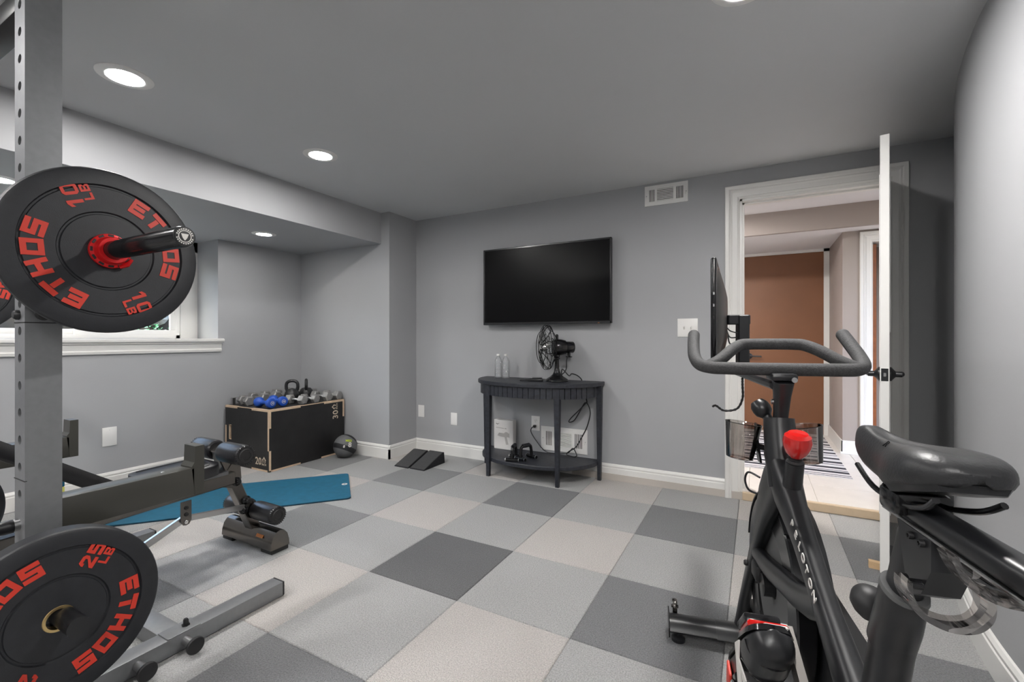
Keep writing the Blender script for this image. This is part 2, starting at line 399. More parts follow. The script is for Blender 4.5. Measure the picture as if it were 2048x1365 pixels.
# ------------------------------------------------------------------ hall beyond the door
HZ = .055
hf = struct('floor_hall', B().bb((-1.3, YB - .02, -.06), (2.4, 6.0, HZ - .006)), 'grout')
tcache = {}
for i in range(-4, 7):
    for j in range(0, 7):
        x0 = -.04 + .39 * i; x1 = x0 + .39; y0 = YB + .39 * j; y1 = y0 + .39
        x0 = max(x0, -1.3); x1 = min(x1, 2.4); y1 = min(y1, 6.0)
        if x1 - x0 < .03 or y1 - y0 < .03: continue
        k = (round(x1 - x0, 3), round(y1 - y0, 3))
        if k not in tcache: tcache[k] = B().bb((.002, .002, -.02), (k[0] - .002, k[1] - .002, 0), .002).mesh('floor_tile', 'tile_hall')
        o = bpy.data.objects.new('floor_tile', tcache[k]); COL.objects.link(o); o.parent = hf; o.location = (x0, y0, HZ)
sub('threshold', B().bb((DX0 + .021, YB - .03, 0), (DX1 - .021, YB - .001, HZ), .004), 'threshold', hf)
HB = 5.85; HX = .69
struct('wall_hall_back', B().bb((-1.4, HB, -.05), (1.0, HB + .1, 2.5)), 'hall_taupe')
struct('wall_hall_left', B().bb((-1.4, YB + .12, -.05), (-1.3, HB, 2.5)), 'hall_taupe')
struct('wall_hall_right', B().bb((HX, 5.1, 0), (HX + .12, HB, 2.3)).bb((HX, 5.0, 0), (.886, 5.1, 2.3)).bb((.886, 5.0, 1.955), (2.4, 5.1, 2.3)).bb((1.57, 5.0, 0), (2.4, 5.1, 1.955)), 'hall_taupe')
struct('wall_hall_end', B().bb((2.4, YB, -.05), (2.5, 6.0, 2.5)).bb((.84, 6.0, -.05), (2.5, 6.1, 2.5)), 'hall_taupe')
struct('ceiling_hall', B().bb((-1.4, YB + .12, 2.25), (2.5, 4.8, 2.35)).bb((-1.4, 4.82, 2.05), (2.5, 6.1, 2.10)), 'hall_white')
struct('wall_hall_soffit', B().bb((-1.4, 4.78, 2.05), (2.5, 4.82, 2.35)), 'hall_taupe')
struct('baseboard_hall', B().bb((HX - .014, 4.986, HZ), (HX, HB, HZ + .12), .003).bb((HX - .014, 4.986, HZ), (.80, 5.0, HZ + .12), .003).bb((HX - .02, 4.98, HZ), (.80, 5.0, HZ + .02), .003), 'trim_white')
# brown door at the end of the hall
d2 = struct('door_2', B().bb((-.30, HB - .03, HZ), (-.12, HB, 2.05)).bb((.64, HB - .03, HZ), (HX - .001, HB, 2.05)).bb((-.3, HB - .03, 2.02), (HX - .001, HB, 2.05)), 'trim_white')
lf2 = sub('door_leaf', B().bb((-.12, HB - .02, HZ + .006), (.64, HB - .001, 2.02), .002), 'brown_paint', d2)
b = B().lathe([(.032, 0), (.032, .006), (.014, .012), (.012, .05)], (-.062, HB - .02, .89), (0, -1, 0), 20); b.tube([(-.062, HB - .065, .89), (-.03, HB - .07, .89), (.06, HB - .07, .888)], .009, 10)
sub('lever_handle', b, 'black_satin', lf2)
# wooden door standing open in the doorway on the right of the hall
d3 = struct('door_3', casing(B(), .905, 1.55, HZ, 1.94, 5.0, -1), 'trim_white', smooth=12)
sub('door_jamb', B().bb((.885, 4.999, HZ), (.905, 5.1, 1.95)).bb((1.55, 4.999, HZ), (1.57, 5.1, 1.95)).bb((.885, 4.999, 1.94), (1.57, 5.1, 1.96)), 'trim_white', d3)
lf3 = sub('door_leaf', B().bb((.908, 5.07, HZ + .008), (.945, 5.72, 1.93), .002), 'wood_red', d3)
for z in (.85 + .05, 1.70, .3):
    sub('hinge', B().bb((.9045, 5.02, z - .05), (.909, 5.075, z + .05), .001).cyl((.911, 5.067, z - .05), (.911, 5.067, z + .05), .006, n=10), 'brass', d3)
# striped rug in the hall
rug = thing('striped_rug', 'black and white striped flatweave rug on the hall tiles', 'rug', (.15, 4.85, HZ))
RX0, RX1, RY0, RY1 = -.45, .63, 4.10, 5.66
sub('weave', B().bb((RX0, RY0, HZ), (RX1, RY1, HZ + .006), .002), 'rug_white', rug, True)
yy = RY0 + .012; random.seed(3)
for wd, gp in [(.010, .035), (.012, .05), (.05, .03), (.012, .05), (.05, .075), (.014, .045), (.055, .085), (.05, .09), (.012, .06), (.05, .085), (.05, .09), (.014, .07), (.05, .09), (.05, .09), (.012, .06), (.05, .08), (.04, .06)]:
    if yy + wd > RY1: break
    sub('stripe', B().bb((RX0 + .002, yy, HZ + .004), (RX1 - .002, yy + wd, HZ + .0072)), 'rug_black', rug, True); yy += wd + gp
# unseen ceiling light, added to light the hall
hl = thing('added_hall_light', 'unseen round white ceiling light added to light the hall beyond the door', 'light', (-.62, 4.1, 2.25))
sub('trim_ring', B().ringlathe([(.10, 0), (.10, -.012), (.15, -.012), (.155, 0)], (-.62, 4.1, 2.25)), 'plastic_white', hl, True)
sub('lens', B().lathe([(.10, -.004), (.10, -.008)], (-.62, 4.1, 2.25), n=32), 'added_hall_lens', hl, True)
# ------------------------------------------------------------------ downlights
def downlight(x, y, z, label, r=.066, m='lens_left'):
    t = thing('recessed_downlight', label, 'ceiling light', (x, y, z), group='recessed downlights')
    sub('trim_ring', B().ringlathe([(r, -.0005), (r + .001, -.007), (r + .005, -.008), (r + .022, -.007), (r + .035, -.003), (r + .036, -.0003)], n=40), 'plastic_white', t)
    sub('lens', B().lathe([(r - .001, -.0005), (r - .001, -.0055)], n=32), m, t)
    return t
downlight(-2.431, .941, CE, 'round recessed downlight beside the tall rack upright')
downlight(-2.395, 1.923, CE, 'round recessed downlight over the exercise bench end')
downlight(-.034, 1.64, CE, 'round recessed downlight above the spin bike handlebar', m='lens_right')
downlight(-3.58, 2.322, AZ, 'small recessed downlight in the lowered alcove ceiling by the window', .055, 'lens_alcove')
downlight(-3.605, .843, AZ, 'recessed downlight in the lowered alcove ceiling behind the barbell plate', .055, 'lens_alcove')
downlight(.2, -.75, CE, 'recessed downlight overhead just behind the camera', m='lens_rear')
downlight(-.034, -1.75, CE, 'recessed downlight near the rear wall, right row', m='lens_rear')
downlight(-2.4, -.25, CE, 'recessed downlight overhead behind the rack, left row', m='lens_rear')
downlight(-2.4, -1.75, CE, 'recessed downlight near the rear wall, left row', m='lens_rear')
# ================================================================== ON THE BACK WALL
tv = thing('wall_television', 'black flat wall-mounted television on the back wall, screen off', 'television', (-1.53, YB, 1.54))
TX0, TX1, TZ0, TZ1, TYF = -2.10, -.961, 1.208, 1.862, YB - .075
sub('casing', B().bb((TX0, TYF + .004, TZ0), (TX1, TYF + .03, TZ1), .004, 2).bb((TX0 + .12, TYF + .03, TZ0 + .1), (TX1 - .12, TYF + .055, TZ1 - .1), .008), 'tv_bezel', tv, True)
bz_ = B(); t_ = .014
bz_.bb((TX0, TYF - .004, TZ0), (TX1, TYF + .005, TZ0 + .02), .002).bb((TX0, TYF - .004, TZ1 - t_), (TX1, TYF + .005, TZ1), .002).bb((TX0, TYF - .004, TZ0), (TX0 + t_, TYF + .005, TZ1), .002).bb((TX1 - t_, TYF - .004, TZ0), (TX1, TYF + .005, TZ1), .002)
sub('bezel', bz_, 'tv_bezel', tv, True)
sub('screen', B().bb((TX0 + t_ - .001, TYF + .0005, TZ0 + .018), (TX1 - t_ + .001, TYF + .0045, TZ1 - t_ + .001)), 'screen', tv, True)
sub('wall_bracket', B().bb((-1.75, TYF + .05, 1.4), (-1.3, YB, 1.7)), 'black_matte', tv, True)
sub('indicator', B().box((-1.06, TYF - .002, TZ0 + .004), (.012, .006, .004)), 'orange', tv, True)
def register(name, label, x0, x1, z0, z1, y, midbars):
    t = thing(name, label, 'air vent', ((x0 + x1) / 2, y, (z0 + z1) / 2)); W, Hh = x1 - x0, z1 - z0
    gx = [(x0 + W * .10, x0 + W * .24), (x0 + W * .29, x0 + W * .67), (x0 + W * .73, x0 + W * .90)]
    za, zb = z0 + Hh * .2, z1 - Hh * .2; f = B()
    cuts = sorted({x0, x1} | {q for g in gx for q in g})
    for a, b in zip(cuts, cuts[1:]):
        op = any(abs(a - g[0]) < 1e-6 for g in gx)
        if op: f.bb((a, y - .008, z0), (b, y, za)).bb((a, y - .008, zb), (b, y, z1))
        else: f.bb((a, y - .008, z0), (b, y, z1))
    sub('face_plate', f, 'plastic_white', t, True, smooth=0)
    sub('duct_shade', B().bb((x0 + .01, y - .0015, z0 + .01), (x1 - .01, y - .0005, z1 - .01)), 'dark_hole', t, True)  # flat near-black sheet standing in for the shade behind the louvres
    for k, (a, b) in enumerate(gx):
        if k == 1:
            n = midbars
            for i in range(n):
                zc = za + (zb - za) * (i + .5) / n; sub('louvre', B().box(((a + b) / 2, y - .005, zc), (b - a, .006, (zb - za) / n * .56), MX.Rotation(.5, 3, 'X')), 'plastic_white', t, True, smooth=0)
        else:
            n = 5
            for i in range(n + 1):
                xc = a + (b - a) * i / n; sub('louvre', B().box((xc, y - .005, (za + zb) / 2), ((b - a) / n * .5, .006, zb - za), MX.Rotation(.4, 3, 'Z')), 'plastic_white', t, True, smooth=0)
    for xs in (x0 + W * .04, x1 - W * .04): sub('screw', B().lathe([(.004, 0), (.003, .002)], (xs, y - .008, (z0 + z1) / 2), (0, -1, 0), 10), 'steel_light', t, True)
    lev = B().box((x1 - W * .055, y - .011, z0 + Hh * .42), (.006, .008, .012)); sub('damper_lever', lev, 'plastic_white', t, True)
    return t
register('wall_register', 'white wall air vent near the ceiling left of the door', -.728, -.426, 2.075, 2.222, YB, 8)
register('wall_register', 'white wall air vent low on the wall behind the console table', -1.577, -1.176, .167, .361, YB, 11)
def plate(name, label, cx, cz, w_, h_, y=YB, nx=None):
    t = thing(name, label, 'wall plate', (cx, y, cz) if nx is None else (nx, y, cz))
    if nx is None: sub('plate', B().box((cx, y - .003, cz), (w_, .006, h_), None, .0022, 2), 'plastic_white', t, True)
    else: sub('plate', B().box((nx + .003, y, cz), (.006, w_, h_), None, .0022, 2), 'plastic_white', t, True)
    for k in (-1, 1):
        if nx is None: s_ = B().lathe([(.003, 0), (.0025, .001)], (cx, y - .006, cz + k * h_ * .36), (0, -1, 0), 8)
        else: s_ = B().lathe([(.003, 0), (.0025, .001)], (nx + .006, y, cz + k * h_ * .36), (1, 0, 0), 8)
        sub('screw', s_, 'plastic_white', t, True)
    return t
plate('blank_wall_plate', 'white blank wall plate nearest the wall corner', -2.855, .387, .072, .115)
plate('blank_wall_plate', 'white blank wall plate between the corner and the console table', -2.468, .342, .072, .115)
plate('blank_wall_plate', 'white blank wall plate on the window wall beside the rack', 0, .379, .085, .135, 1.506, XL)
sw = plate('light_switch_plate', 'white double switch plate on the wall left of the doorway', -.4285, 1.1685, .137, .131)
for k in (-1, 1):
    a = sub('toggle', B().box((-.4285 + k * .023, YB - .011, 1.1685), (.009, .014, .022), MX.Rotation(.5, 3, 'X'), .002), 'plastic_white', sw, True)
    sub('toggle_slot', B().box((-.4285 + k * .023, YB - .0062, 1.1685), (.012, .001, .026)), 'white_print', sw, True)
ot = plate('power_outlet', 'white duplex power outlet under the console table', -1.63, .377, .077, .122)
for k in (-1, 1):
    sub('socket', B().lathe([(.017, 0), (.017, .003), (.016, .004)], (-1.63, YB - .006, .377 + k * .022), (0, -1, 0), 20), 'plastic_white', ot, True)
    h = B()
    for dx in (-.006, .006): h.box((-1.63 + dx, YB - .0102, .381 + k * .022), (.002, .001, .008))
    h.lathe([(.0025, 0), (.0025, .0008)], (-1.63, YB - .0098, .369 + k * .022), (0, -1, 0), 8)
    sub('slots', h, 'dark_hole', ot, True)
# ================================================================== CONSOLE TABLE
CXT, YT, AT, BT, ZT = -1.567, YB - .015, .535, .455, .757
tb = thing('console_table', 'black half-moon console table with fluted apron against the back wall', 'table', (CXT, YT - .2, 0))
def halfmoon(a, b, z0, z1, e=2.25, n=48, bev=.004):
    out = []
    for i in range(n + 1):
        t = PI * i / n; c, s = math.cos(t), math.sin(t)
        out.append((a * math.copysign(abs(c) ** (2 / e), c), -b * abs(s) ** (2 / e)))
    R_ = []
    for z, k in ((z0, bev), (z0 + bev, 0), (z1 - bev, 0), (z1, bev)):
        f = 1 - k / a
        R_.append([V((CXT + x * f, YT + y * f, z)) for x, y in out])
    return B().loft(R_)
sub('table_top', halfmoon(AT, BT, ZT - .03, ZT), 'table_black', tb, True, smooth=25)
# apron made of separate flutes round the curve
def hm(a, b, t, e=2.25):
    c, s = math.cos(t), math.sin(t); return V((CXT + a * math.copysign(abs(c) ** (2 / e), c), YT - b * abs(s) ** (2 / e), 0))
aa, ab_ = AT - .035, BT - .03; NF = 34
ts = [PI * i / 800 for i in range(801)]; P_ = [hm(aa, ab_, t) for t in ts]; cum = [0]
for i in range(800): cum.append(cum[-1] + (P_[i + 1] - P_[i]).length)
def at_len(l):
    for i in range(800):
        if cum[i + 1] >= l: return P_[i].lerp(P_[i + 1], (l - cum[i]) / max(1e-9, cum[i + 1] - cum[i])), (P_[i + 1] - P_[i]).normalized()
    return P_[-1], (P_[-1] - P_[-2]).normalized()
sub('apron_core', B().loft([[V((CXT + (p.x - CXT) * .97, YT + (p.y - YT) * .97, z)) for p in P_[::16]] for z in (ZT - .108, ZT - .03)]), 'table_black', tb, True)
fl_l = cum[-1] / NF
for i in range(NF):
    p, d = at_len((i + .5) * fl_l); n = V((d.y, -d.x, 0)); n = n if (p + n - V((CXT, YT, 0))).length > (p - V((CXT, YT, 0))).length else -n
    b = B(); a2 = fl_l * .46
    prof = [(-a2, -.014), (-a2, .010), (-a2 * .7, .004), (0, .001), (a2 * .7, .004), (a2, .010), (a2, -.014)]
    b.loft([[p + d * x + n * y + V((0, 0, z)) for x, y in prof] for z in (ZT - .112, ZT - .0305)]); sub('apron_flute', b, 'table_black', tb, True, smooth=25)
for (lx, ly) in ((-1.868, 3.075), (-1.278, 3.075), (-1.058, 3.385), (-2.076, 3.385)):
    b = B(); b.loft([[V((lx + a * k, ly + c * k, z)) for a, c in ((-1, -1), (1, -1), (1, 1), (-1, 1))] for z, k in ((0, .013), (.6, .020), (ZT - .03, .021))]); sub('leg', b, 'table_black', tb, True)
ZS = .145
SH = halfmoon(AT - .03, BT - .045, ZS - .03, ZS, 2.25)
sub('lower_shelf', SH, 'table_black', tb, True, smooth=25)
# ------------------------------------------------------------------ desk fan
FX, FY = -1.365, 3.275
fan = thing('desk_fan', 'black retro desk fan with wire cage on the console table', 'fan', (FX, FY, ZT))
fa = V((-.74, -.67, 0)).normalized(); fr = V((-fa.y, fa.x, 0)); up = V((0, 0, 1)); HC = V((FX, FY, 1.022))
sub('base', B().lathe([(.088, 0), (.09, .006), (.086, .016), (.075, .024), (.052, .038), (.034, .055), (.024, .075), (.02, .10)], (FX, FY, ZT)), 'black_gloss', fan, True)
nk = sub('neck', B().cyl((FX, FY, ZT + .09), (FX, FY, ZT + .20), .019, .015, 20).ball((FX, FY, ZT + .2), .024), 'black_gloss', fan, True)
sub('tilt_knob', B().cyl(V((FX, FY, ZT + .18)) + fr * .01, V((FX, FY, ZT + .18)) + fr * .045, .011, .009, 14), 'black_gloss', fan, True)
mo = HC
sub('motor_housing', B().lathe([(.02, .045), (.055, .04), (.062, .02), (.064, -.005), (.062, -.03), (.056, -.055), (.046, -.062), (.045, -.12), (.041, -.126), (.0, -.128)], mo - fa * .01, fa, 28), 'black_gloss', fan, True)
sub('oscillation_knob', B().cyl(mo + V((0, 0, .055)), mo + V((0, 0, .09)), .012, .012, 16).ball(mo + V((0, 0, .09)), .0125, 14, 8), 'black_gloss', fan, True)
sub('gear_arm', B().cyl(mo - fa * .1 - up * .04, mo - fa * .1 - up * .075, .012, n=12).box(mo - fa * .1 - up * .075, (.045, .02, .008)), 'black_gloss', fan, True)
CC = mo + fa * .085; CR = .172
cg = B()
for rr, dd in ((CR, -.01), (CR * .72, .045), (CR * .72, -.04), (CR * .4, -.045), (CR, .012)):
    cg.tube([CC + fa * dd + fr * (rr * math.cos(2 * PI * i / 40)) + up * (rr * math.sin(2 * PI * i / 40)) for i in range(40)], .003, 6, True)
cage = sub('cage', cg, 'black_gloss', fan, True)
for k in range(6):                       # six petal-shaped front wires
    a0 = 2 * PI * k / 6
    pts = []
    for i in range(24):
        u_ = 2 * PI * i / 24; r_ = .035 + (CR + .006 - .035) * (.5 - .5 * math.cos(u_)); an = a0 + .42 * math.sin(u_) * (1 if True else 0) * (.9 if r_ > .05 else 1)
        dep = .052 - .05 * (r_ / CR) ** 2.2
        pts.append(CC + fa * dep + fr * (r_ * math.cos(an)) + up * (r_ * math.sin(an)))
    sub('petal_wire', B().tube(pts, .0034, 6, True), 'black_gloss', fan, True)
for k in range(18):
    an = 2 * PI * k / 18; q = B().tube([CC - fa * .05 + (fr * math.cos(an) + up * math.sin(an)) * .05, CC - fa * .042 + (fr * math.cos(an) + up * math.sin(an)) * CR * .72, CC + (fr * math.cos(an) + up * math.sin(an)) * CR], .0011, 5)
    sub('cage_wire', q, 'black_gloss', cage, True)
sub('hub', B().lathe([(.0, .06), (.02, .057), (.028, .045), (.03, .0)], CC, fa, 20), 'fan_steel', fan, True)
for k in range(4):
    a0 = 2 * PI * k / 4 + .5; b = B(); R2 = []
    for i in range(9):
        s = i / 8; r_ = .025 + s * (CR - .045); wd = .02 + .055 * math.sin(PI * min(1, s * .62 + .2)); ring = []
        for e, dd in ((-1, .0008), (1, .0008), (1, -.0008), (-1, -.0008)):
            an = a0 + e * wd / max(r_, .04) * .62 * (.75 if r_ < .05 else 1); ring.append(CC + fa * (.012 + dd + e * .016 * (1 - .4 * s)) + fr * (r_ * math.cos(an)) + up * (r_ * math.sin(an)))
        R2.append(ring)
    b.loft(R2); sub('blade', b, 'fan_steel', fan, True)
cord = sp([HC - fa * .1 - up * .06, V((FX + .07, FY + .03, .93)), V((FX + .06, FY + .04, .85)), V((FX + .03, FY + .03, .81)), V((FX + .035, FY + .03, .85)), V((FX + .08, FY + .05, .80)), V((FX + .10, FY + .06, .815)), V((FX + .135, FY + .09, .80)), V((FX + .155, FY + .135, .762)), V((FX + .155, FY + .165, .70)), V((-1.165, YB - .05, .60)), V((-1.17, YB - .06, .585)),
           V((-1.22, YB - .06, .53)), V((-1.29, YB - .06, .46)), V((-1.31, YB - .06, .425)), V((-1.27, YB - .05, .44)), V((-1.22, YB - .05, .52)), V((-1.18, YB - .05, .585)), V((-1.155, YB - .04, .565)), V((-1.14, YB - .04, .50)), V((-1.165, YB - .04, .40)), V((-1.215, YB - .04, .30)), V((-1.26, YB - .05, .225)), V((-1.31, YB - .06, .19)), V((-1.33, YB - .06, .165)), V((-1.29, YB - .07, ZS + .012)), V((-1.255, YB - .07, ZS + .012)), V((-1.245, YB - .06, .17)), V((-1.28, YB - .05, .215)), V((-1.33, YB - .04, .17)), V((-1.42, YB - .05, ZS + .015)), V((-1.52, YB - .05, .165)), V((-1.60, YB - .05, .24)), V((-1.65, YB - .05, .31)), V((-1.645, YB - .045, .345)), V((-1.63, YB - .03, .355))], 7)
sub('power_cord', B().tube(cord, .0044, 8), 'black_satin', fan, True)
sub('plug', B().box((-1.63, YB - .024, .355), (.024, .028, .022), None, .006, 2), 'black_satin', fan, True)
# ------------------------------------------------------------------ bottles, brush, box, handles
def bottle(x, y, label):
    t = thing('water_bottle', label, 'bottle', (x, y, ZT), group='water bottles on the console table')
    pr = [(.028, 0), (.0315, .004), (.0315, .02)]
    z = .02
    for i in range(9): pr += [(.0315, z + .002), (.0295, z + .007), (.0315, z + .012)]; z += .0125
    pr += [(.0315, z + .004), (.030, z + .016), (.022, z + .035), (.014, z + .046), (.012, z + .05), (.012, z + .06)]
    sub('body', B().lathe(pr, n=24), 'bottle_clear', t)
    sub('cap', B().lathe([(.0145, z + .055), (.0148, z + .068), (.013, z + .070)], n=20), 'plastic_white', t)
    return t
bottle(-1.925, 3.33, 'left one of two clear water bottles on the console table')
bottle(-1.85, 3.325, 'right one of two clear water bottles on the console table')
br_ = thing('hair_brush', 'black bristle brush lying beside the desk fan', 'brush', (-1.525, 3.185, ZT))
bd = V((.93, .37, 0)).normalized(); bs = V((-bd.y, bd.x, 0)); o_ = V((-1.525, 3.185, ZT))
sub('handle', B().tube([o_ - bd * .105 + up * .008, o_ - bd * .05 + up * .009, o_ + up * .009, o_ + bd * .06 + up * .01, o_ + bd * .075 + up * .01], [.006, .008, .016, .018, .010], 12), 'black_satin', br_, True)
q = B()
for i in range(12):
    for j in (-1, 0, 1):
        p = o_ + bd * (-.005 + i * .0065) + bs * (j * .008) + up * .016; q.cyl(p, p + up * .017, .0011, n=4)
sub('bristles', q, 'black_matte', br_, True)
bx = thing('massage_gun_box', 'white retail box printed with a grey massage gun on the lower shelf', 'box', (-1.88, 3.36, ZS))
BX0, BX1, BZ1, BYF = -1.985, -1.80, .395, 3.36
sub('carton', B().bb((BX0, BYF, ZS), (BX1, BYF + .06, BZ1), .002), 'box_white', bx, True)
g = B(); u3, v3, n3 = V((1, 0, 0)), V((0, 0, 1)), V((0, -.0008, 0)); o3 = V((BX0, BYF - .0002, ZS))
g.prism([(.035, .115), (.05, .14), (.10, .138), (.11, .15), (.13, .15), (.14, .14), (.15, .142), (.152, .105), (.135, .108), (.125, .105), (.105, .105), (.06, .108)], o3, u3, v3, n3)
g.prism([(.105, .105), (.125, .107), (.143, .045), (.118, .042)], o3, u3, v3, n3)
sub('product_picture', g, 'print_grey', bx, True, smooth=0)
g = B(); g.prism([(.02, .186), (.10, .182), (.10, .176), (.02, .18)], o3, u3, v3, n3).prism([(.105, .184), (.122, .183), (.122, .174), (.105, .175)], o3, u3, v3, n3)
sub('product_name', g, 'print_grey', bx, True, smooth=0)
g = B().prism([(.02, .216), (.035, .208), (.052, .218), (.053, .222), (.036, .214), (.021, .221)], o3, u3, v3, n3); sub('logo', g, 'print_dark', bx, True, smooth=0)
def pushup(x, y, rz, label):
    t = thing('push_up_handle', label, 'push-up handle', (x, y, ZS), rz, group='push-up handles on the lower shelf')
    for s in (-1, 1):
        ft = sub('foot', B().tube([(-.055, s * .06, .014), (.055, s * .06, .014)], .013, 14), 'black_gloss', t)
        for e in (-1, 1): sub('foot_band', B().cyl((e * .054, s * .06, .014), (e * .049, s * .06, .014), .0142, n=14), 'steel_light', ft)
    sub('grip_arch', B().tube(sp([(0, -.06, .02), (0, -.058, .06), (0, -.045, .10), (0, 0, .108), (0, .045, .10), (0, .058, .06), (0, .06, .02)], 6), .012, 12), 'black_gloss', t)
    sub('grip', B().cyl((0, -.034, .107), (0, .034, .107), .016, n=16), 'black_rubber', t)
pushup(-1.66, 3.115, .25, 'left black push-up handle on the lower shelf')
pushup(-1.585, 3.175, -.35, 'right black push-up handle on the lower shelf')
# ================================================================== WEDGES
def wedge(x0, x1, y0, y1, h, label):
    t = thing('squat_wedge', label, 'wedge', ((x0 + x1) / 2, (y0 + y1) / 2, 0), group='slant board wedges by the column')
    sub('foam_block', B().prism([(0, 0), (y1 - y0, 0), (y1 - y0 - .012, h), (y1 - y0 - .03, h), (0, .006)], (x0, y0, 0), (0, 1, 0), (0, 0, 1), (x1 - x0, 0, 0)), 'wedge_foam', t, True, smooth=0)
    sub('grip_sheet', B().prism([(.004, .0075), (.003, .0095), (y1 - y0 - .034, h + .002), (y1 - y0 - .033, h)], (x0 + .003, y0, 0), (0, 1, 0), (0, 0, 1), (x1 - x0 - .006, 0, 0)), 'foam_black', t, True, smooth=0)
wedge(-2.715, -2.565, 2.925, 3.20, .095, 'left black foam squat wedge beside the column')
wedge(-2.55, -2.40, 2.93, 3.215, .095, 'right black foam squat wedge, nearer the console table')
# ================================================================== PLYO BOX
PX0, PX1, PY0, PY1, PH = -4.09, -3.48, 2.30, 3.062, .508
pb_ = thing('plyo_box', 'black wooden plyo box with pale finger-joint edges in the alcove corner', 'box', ((PX0 + PX1) / 2, (PY0 + PY1) / 2, 0))
T = .018
sub('top_panel', B().bb((PX0, PY0, PH - T), (PX1, PY1, PH)), 'ply_black', pb_, True)
sub('side_panel', B().bb((PX1 - T, PY0, 0), (PX1, PY1, PH - T)), 'ply_black', pb_, True)
sub('side_panel', B().bb((PX0, PY0, 0), (PX0 + T, PY1, PH - T)), 'ply_black', pb_, True)
sub('end_panel', B().bb((PX0 + T, PY1 - T, 0), (PX1 - T, PY1, PH - T)), 'ply_black', pb_, True)
# near end panel with a hand slot
hx0, hx1, hz0, hz1 = PX0 + .055, PX0 + .09, .215, .345
ep = sub('end_panel', B().bb((PX0 + T, PY0, 0), (hx0, PY0 + T, PH - T)).bb((hx1, PY0, 0), (PX1 - T, PY0 + T, PH - T)).bb((hx0, PY0, 0), (hx1, PY0 + T, hz0)).bb((hx0, PY0, hz1), (hx1, PY0 + T, PH - T)), 'ply_black', pb_, True)
sub('hand_slot_edge', B().bb((hx0 - .001, PY0 - .001, hz0), (hx0 + .010, PY0 + T, hz1)).bb((hx0, PY0 - .001, hz0), (hx1, PY0 + T, hz0 + .006)).bb((hx0, PY0 - .001, hz1 - .006), (hx1, PY0 + T, hz1)), 'ply_edge', ep, True)
e = .0008; W1 = PX1 - PX0; L1 = PY1 - PY0
def edge(lo, hi): sub('joint_tab', B().bb(lo, hi), 'ply_edge', pb_, True, smooth=0)
yF, xF = PY0 - e, PX1 + e
edge((PX0, yF, PH - T), (PX0 + W1 * .29, PY0 + T, PH + e)); edge((PX0 + W1 * .29, yF, PH - .006), (PX0 + W1 * .62, PY0 + .004, PH + e)); edge((PX0 + W1 * .62, yF, PH - T), (PX1, PY0 + T, PH + e))
edge((PX1 - T, PY0, PH - T), (xF, PY0 + L1 * .38, PH + e)); edge((PX1 - .004, PY0 + L1 * .38, PH - .006), (xF, PY0 + L1 * .70, PH + e)); edge((PX1 - T, PY0 + L1 * .70, PH - T), (xF, PY1, PH + e))
edge((PX1 - T, yF + .0004, PH * .70), (xF, PY0 + T, PH - T)); edge((PX1 - T, yF, PH * .34), (xF - .0004, PY0 + .001, PH * .70)); edge((PX1 - .001, yF + .0004, 0), (xF, PY0 + T, PH * .34)); 
edge((PX1 - .001, PY0, 0), (xF, PY0 + L1 * .38, .014)); edge((PX1 - .001, PY0 + L1 * .66, 0), (xF, PY0 + L1 * .9, .014))
edge((PX0 + W1 * .62, yF, 0), (PX1 - .02, PY0 + .001, .014)); edge((PX1 - .001, PY1 - T, PH * .68), (xF, PY1 + e, PH - T)); edge((PX0 - e, yF, PH * .30), (PX0 + T, PY0 + .001, PH * .66))
def put_text(body, size, o, u, v, parent, m, name='lettering', bold=0., ext=.0006, sx=1.):
    me = text_mesh(body, size, ext, m, name, bold=bold, sx=sx); me.transform(frame(o, u, v)); ob = bpy.data.objects.new(name, me); COL.objects.link(ob); ob.parent = parent; me.transform(MW[parent.name].inverted()); return ob
put_text('30', .085, (xF, PY1 - .10, .375), (0, 0, 1), (0, -1, 0), pb_, 'cream_print', bold=.001)
put_text('INCH', .024, (xF, PY1 - .085, .452), (0, 0, 1), (0, -1, 0), pb_, 'cream_print')
arrow = [(-.026, 0), (0, .03), (.026, 0), (.016, 0), (.016, -.02), (.01, -.02), (.01, .006), (0, .018), (-.01, .006), (-.01, -.02), (-.016, -.02), (-.016, 0)]
sub('arrow_print', B().prism(arrow, (PX1, PY1 - .115, .45), (0, 0, 1), (0, -1, 0), (.0015, 0, 0)), 'cream_print', pb_, True, smooth=0)
put_text('20', .085, (PX1 - .14, yF, .075), (1, 0, 0), (0, 0, 1), pb_, 'cream_print', bold=.001)
put_text('INCH', .024, (PX1 - .065, yF, .055), (1, 0, 0), (0, 0, 1), pb_, 'cream_print')
sub('arrow_print', B().prism(arrow, (PX1 - .065, PY0, .09), (1, 0, 0), (0, 0, 1), (0, -.0015, 0)), 'cream_print', pb_, True, smooth=0)
# ------------------------------------------------------------------ dumbbells and kettlebells on the box
def hexbell(x, y, r, ln, rz, label, ztop=PH):
    t = thing('hex_dumbbell', label, 'dumbbell', (x, y, ztop + r * .866), rz, group='hex dumbbells on the plyo box')
    for s in (-1, 1):
        a, b = ln / 2 - r * 1.15, ln / 2; ch = r * .14; bb_ = B()
        bb_.loft([[V((s * xx, rr * math.cos(PI / 3 * k), rr * math.sin(PI / 3 * k))) for k in range(6)] for xx, rr in ((a, r - ch * 1.4), (a + ch, r), (b - ch, r), (b, r - ch * 1.4))])
        sub('head', bb_, 'cast_grey', t, smooth=20)
    sub('grip', B().tube([(-ln / 2 + r, 0, 0), (-ln / 6, 0, 0), (0, 0, 0), (ln / 6, 0, 0), (ln / 2 - r, 0, 0)], [.0125, .0145, .016, .0145, .0125], 14), 'steel_light', t)
    return t
hexbell(-3.60, 2.635, .045, .19, .18, 'grey hex dumbbell just behind the blue ones')
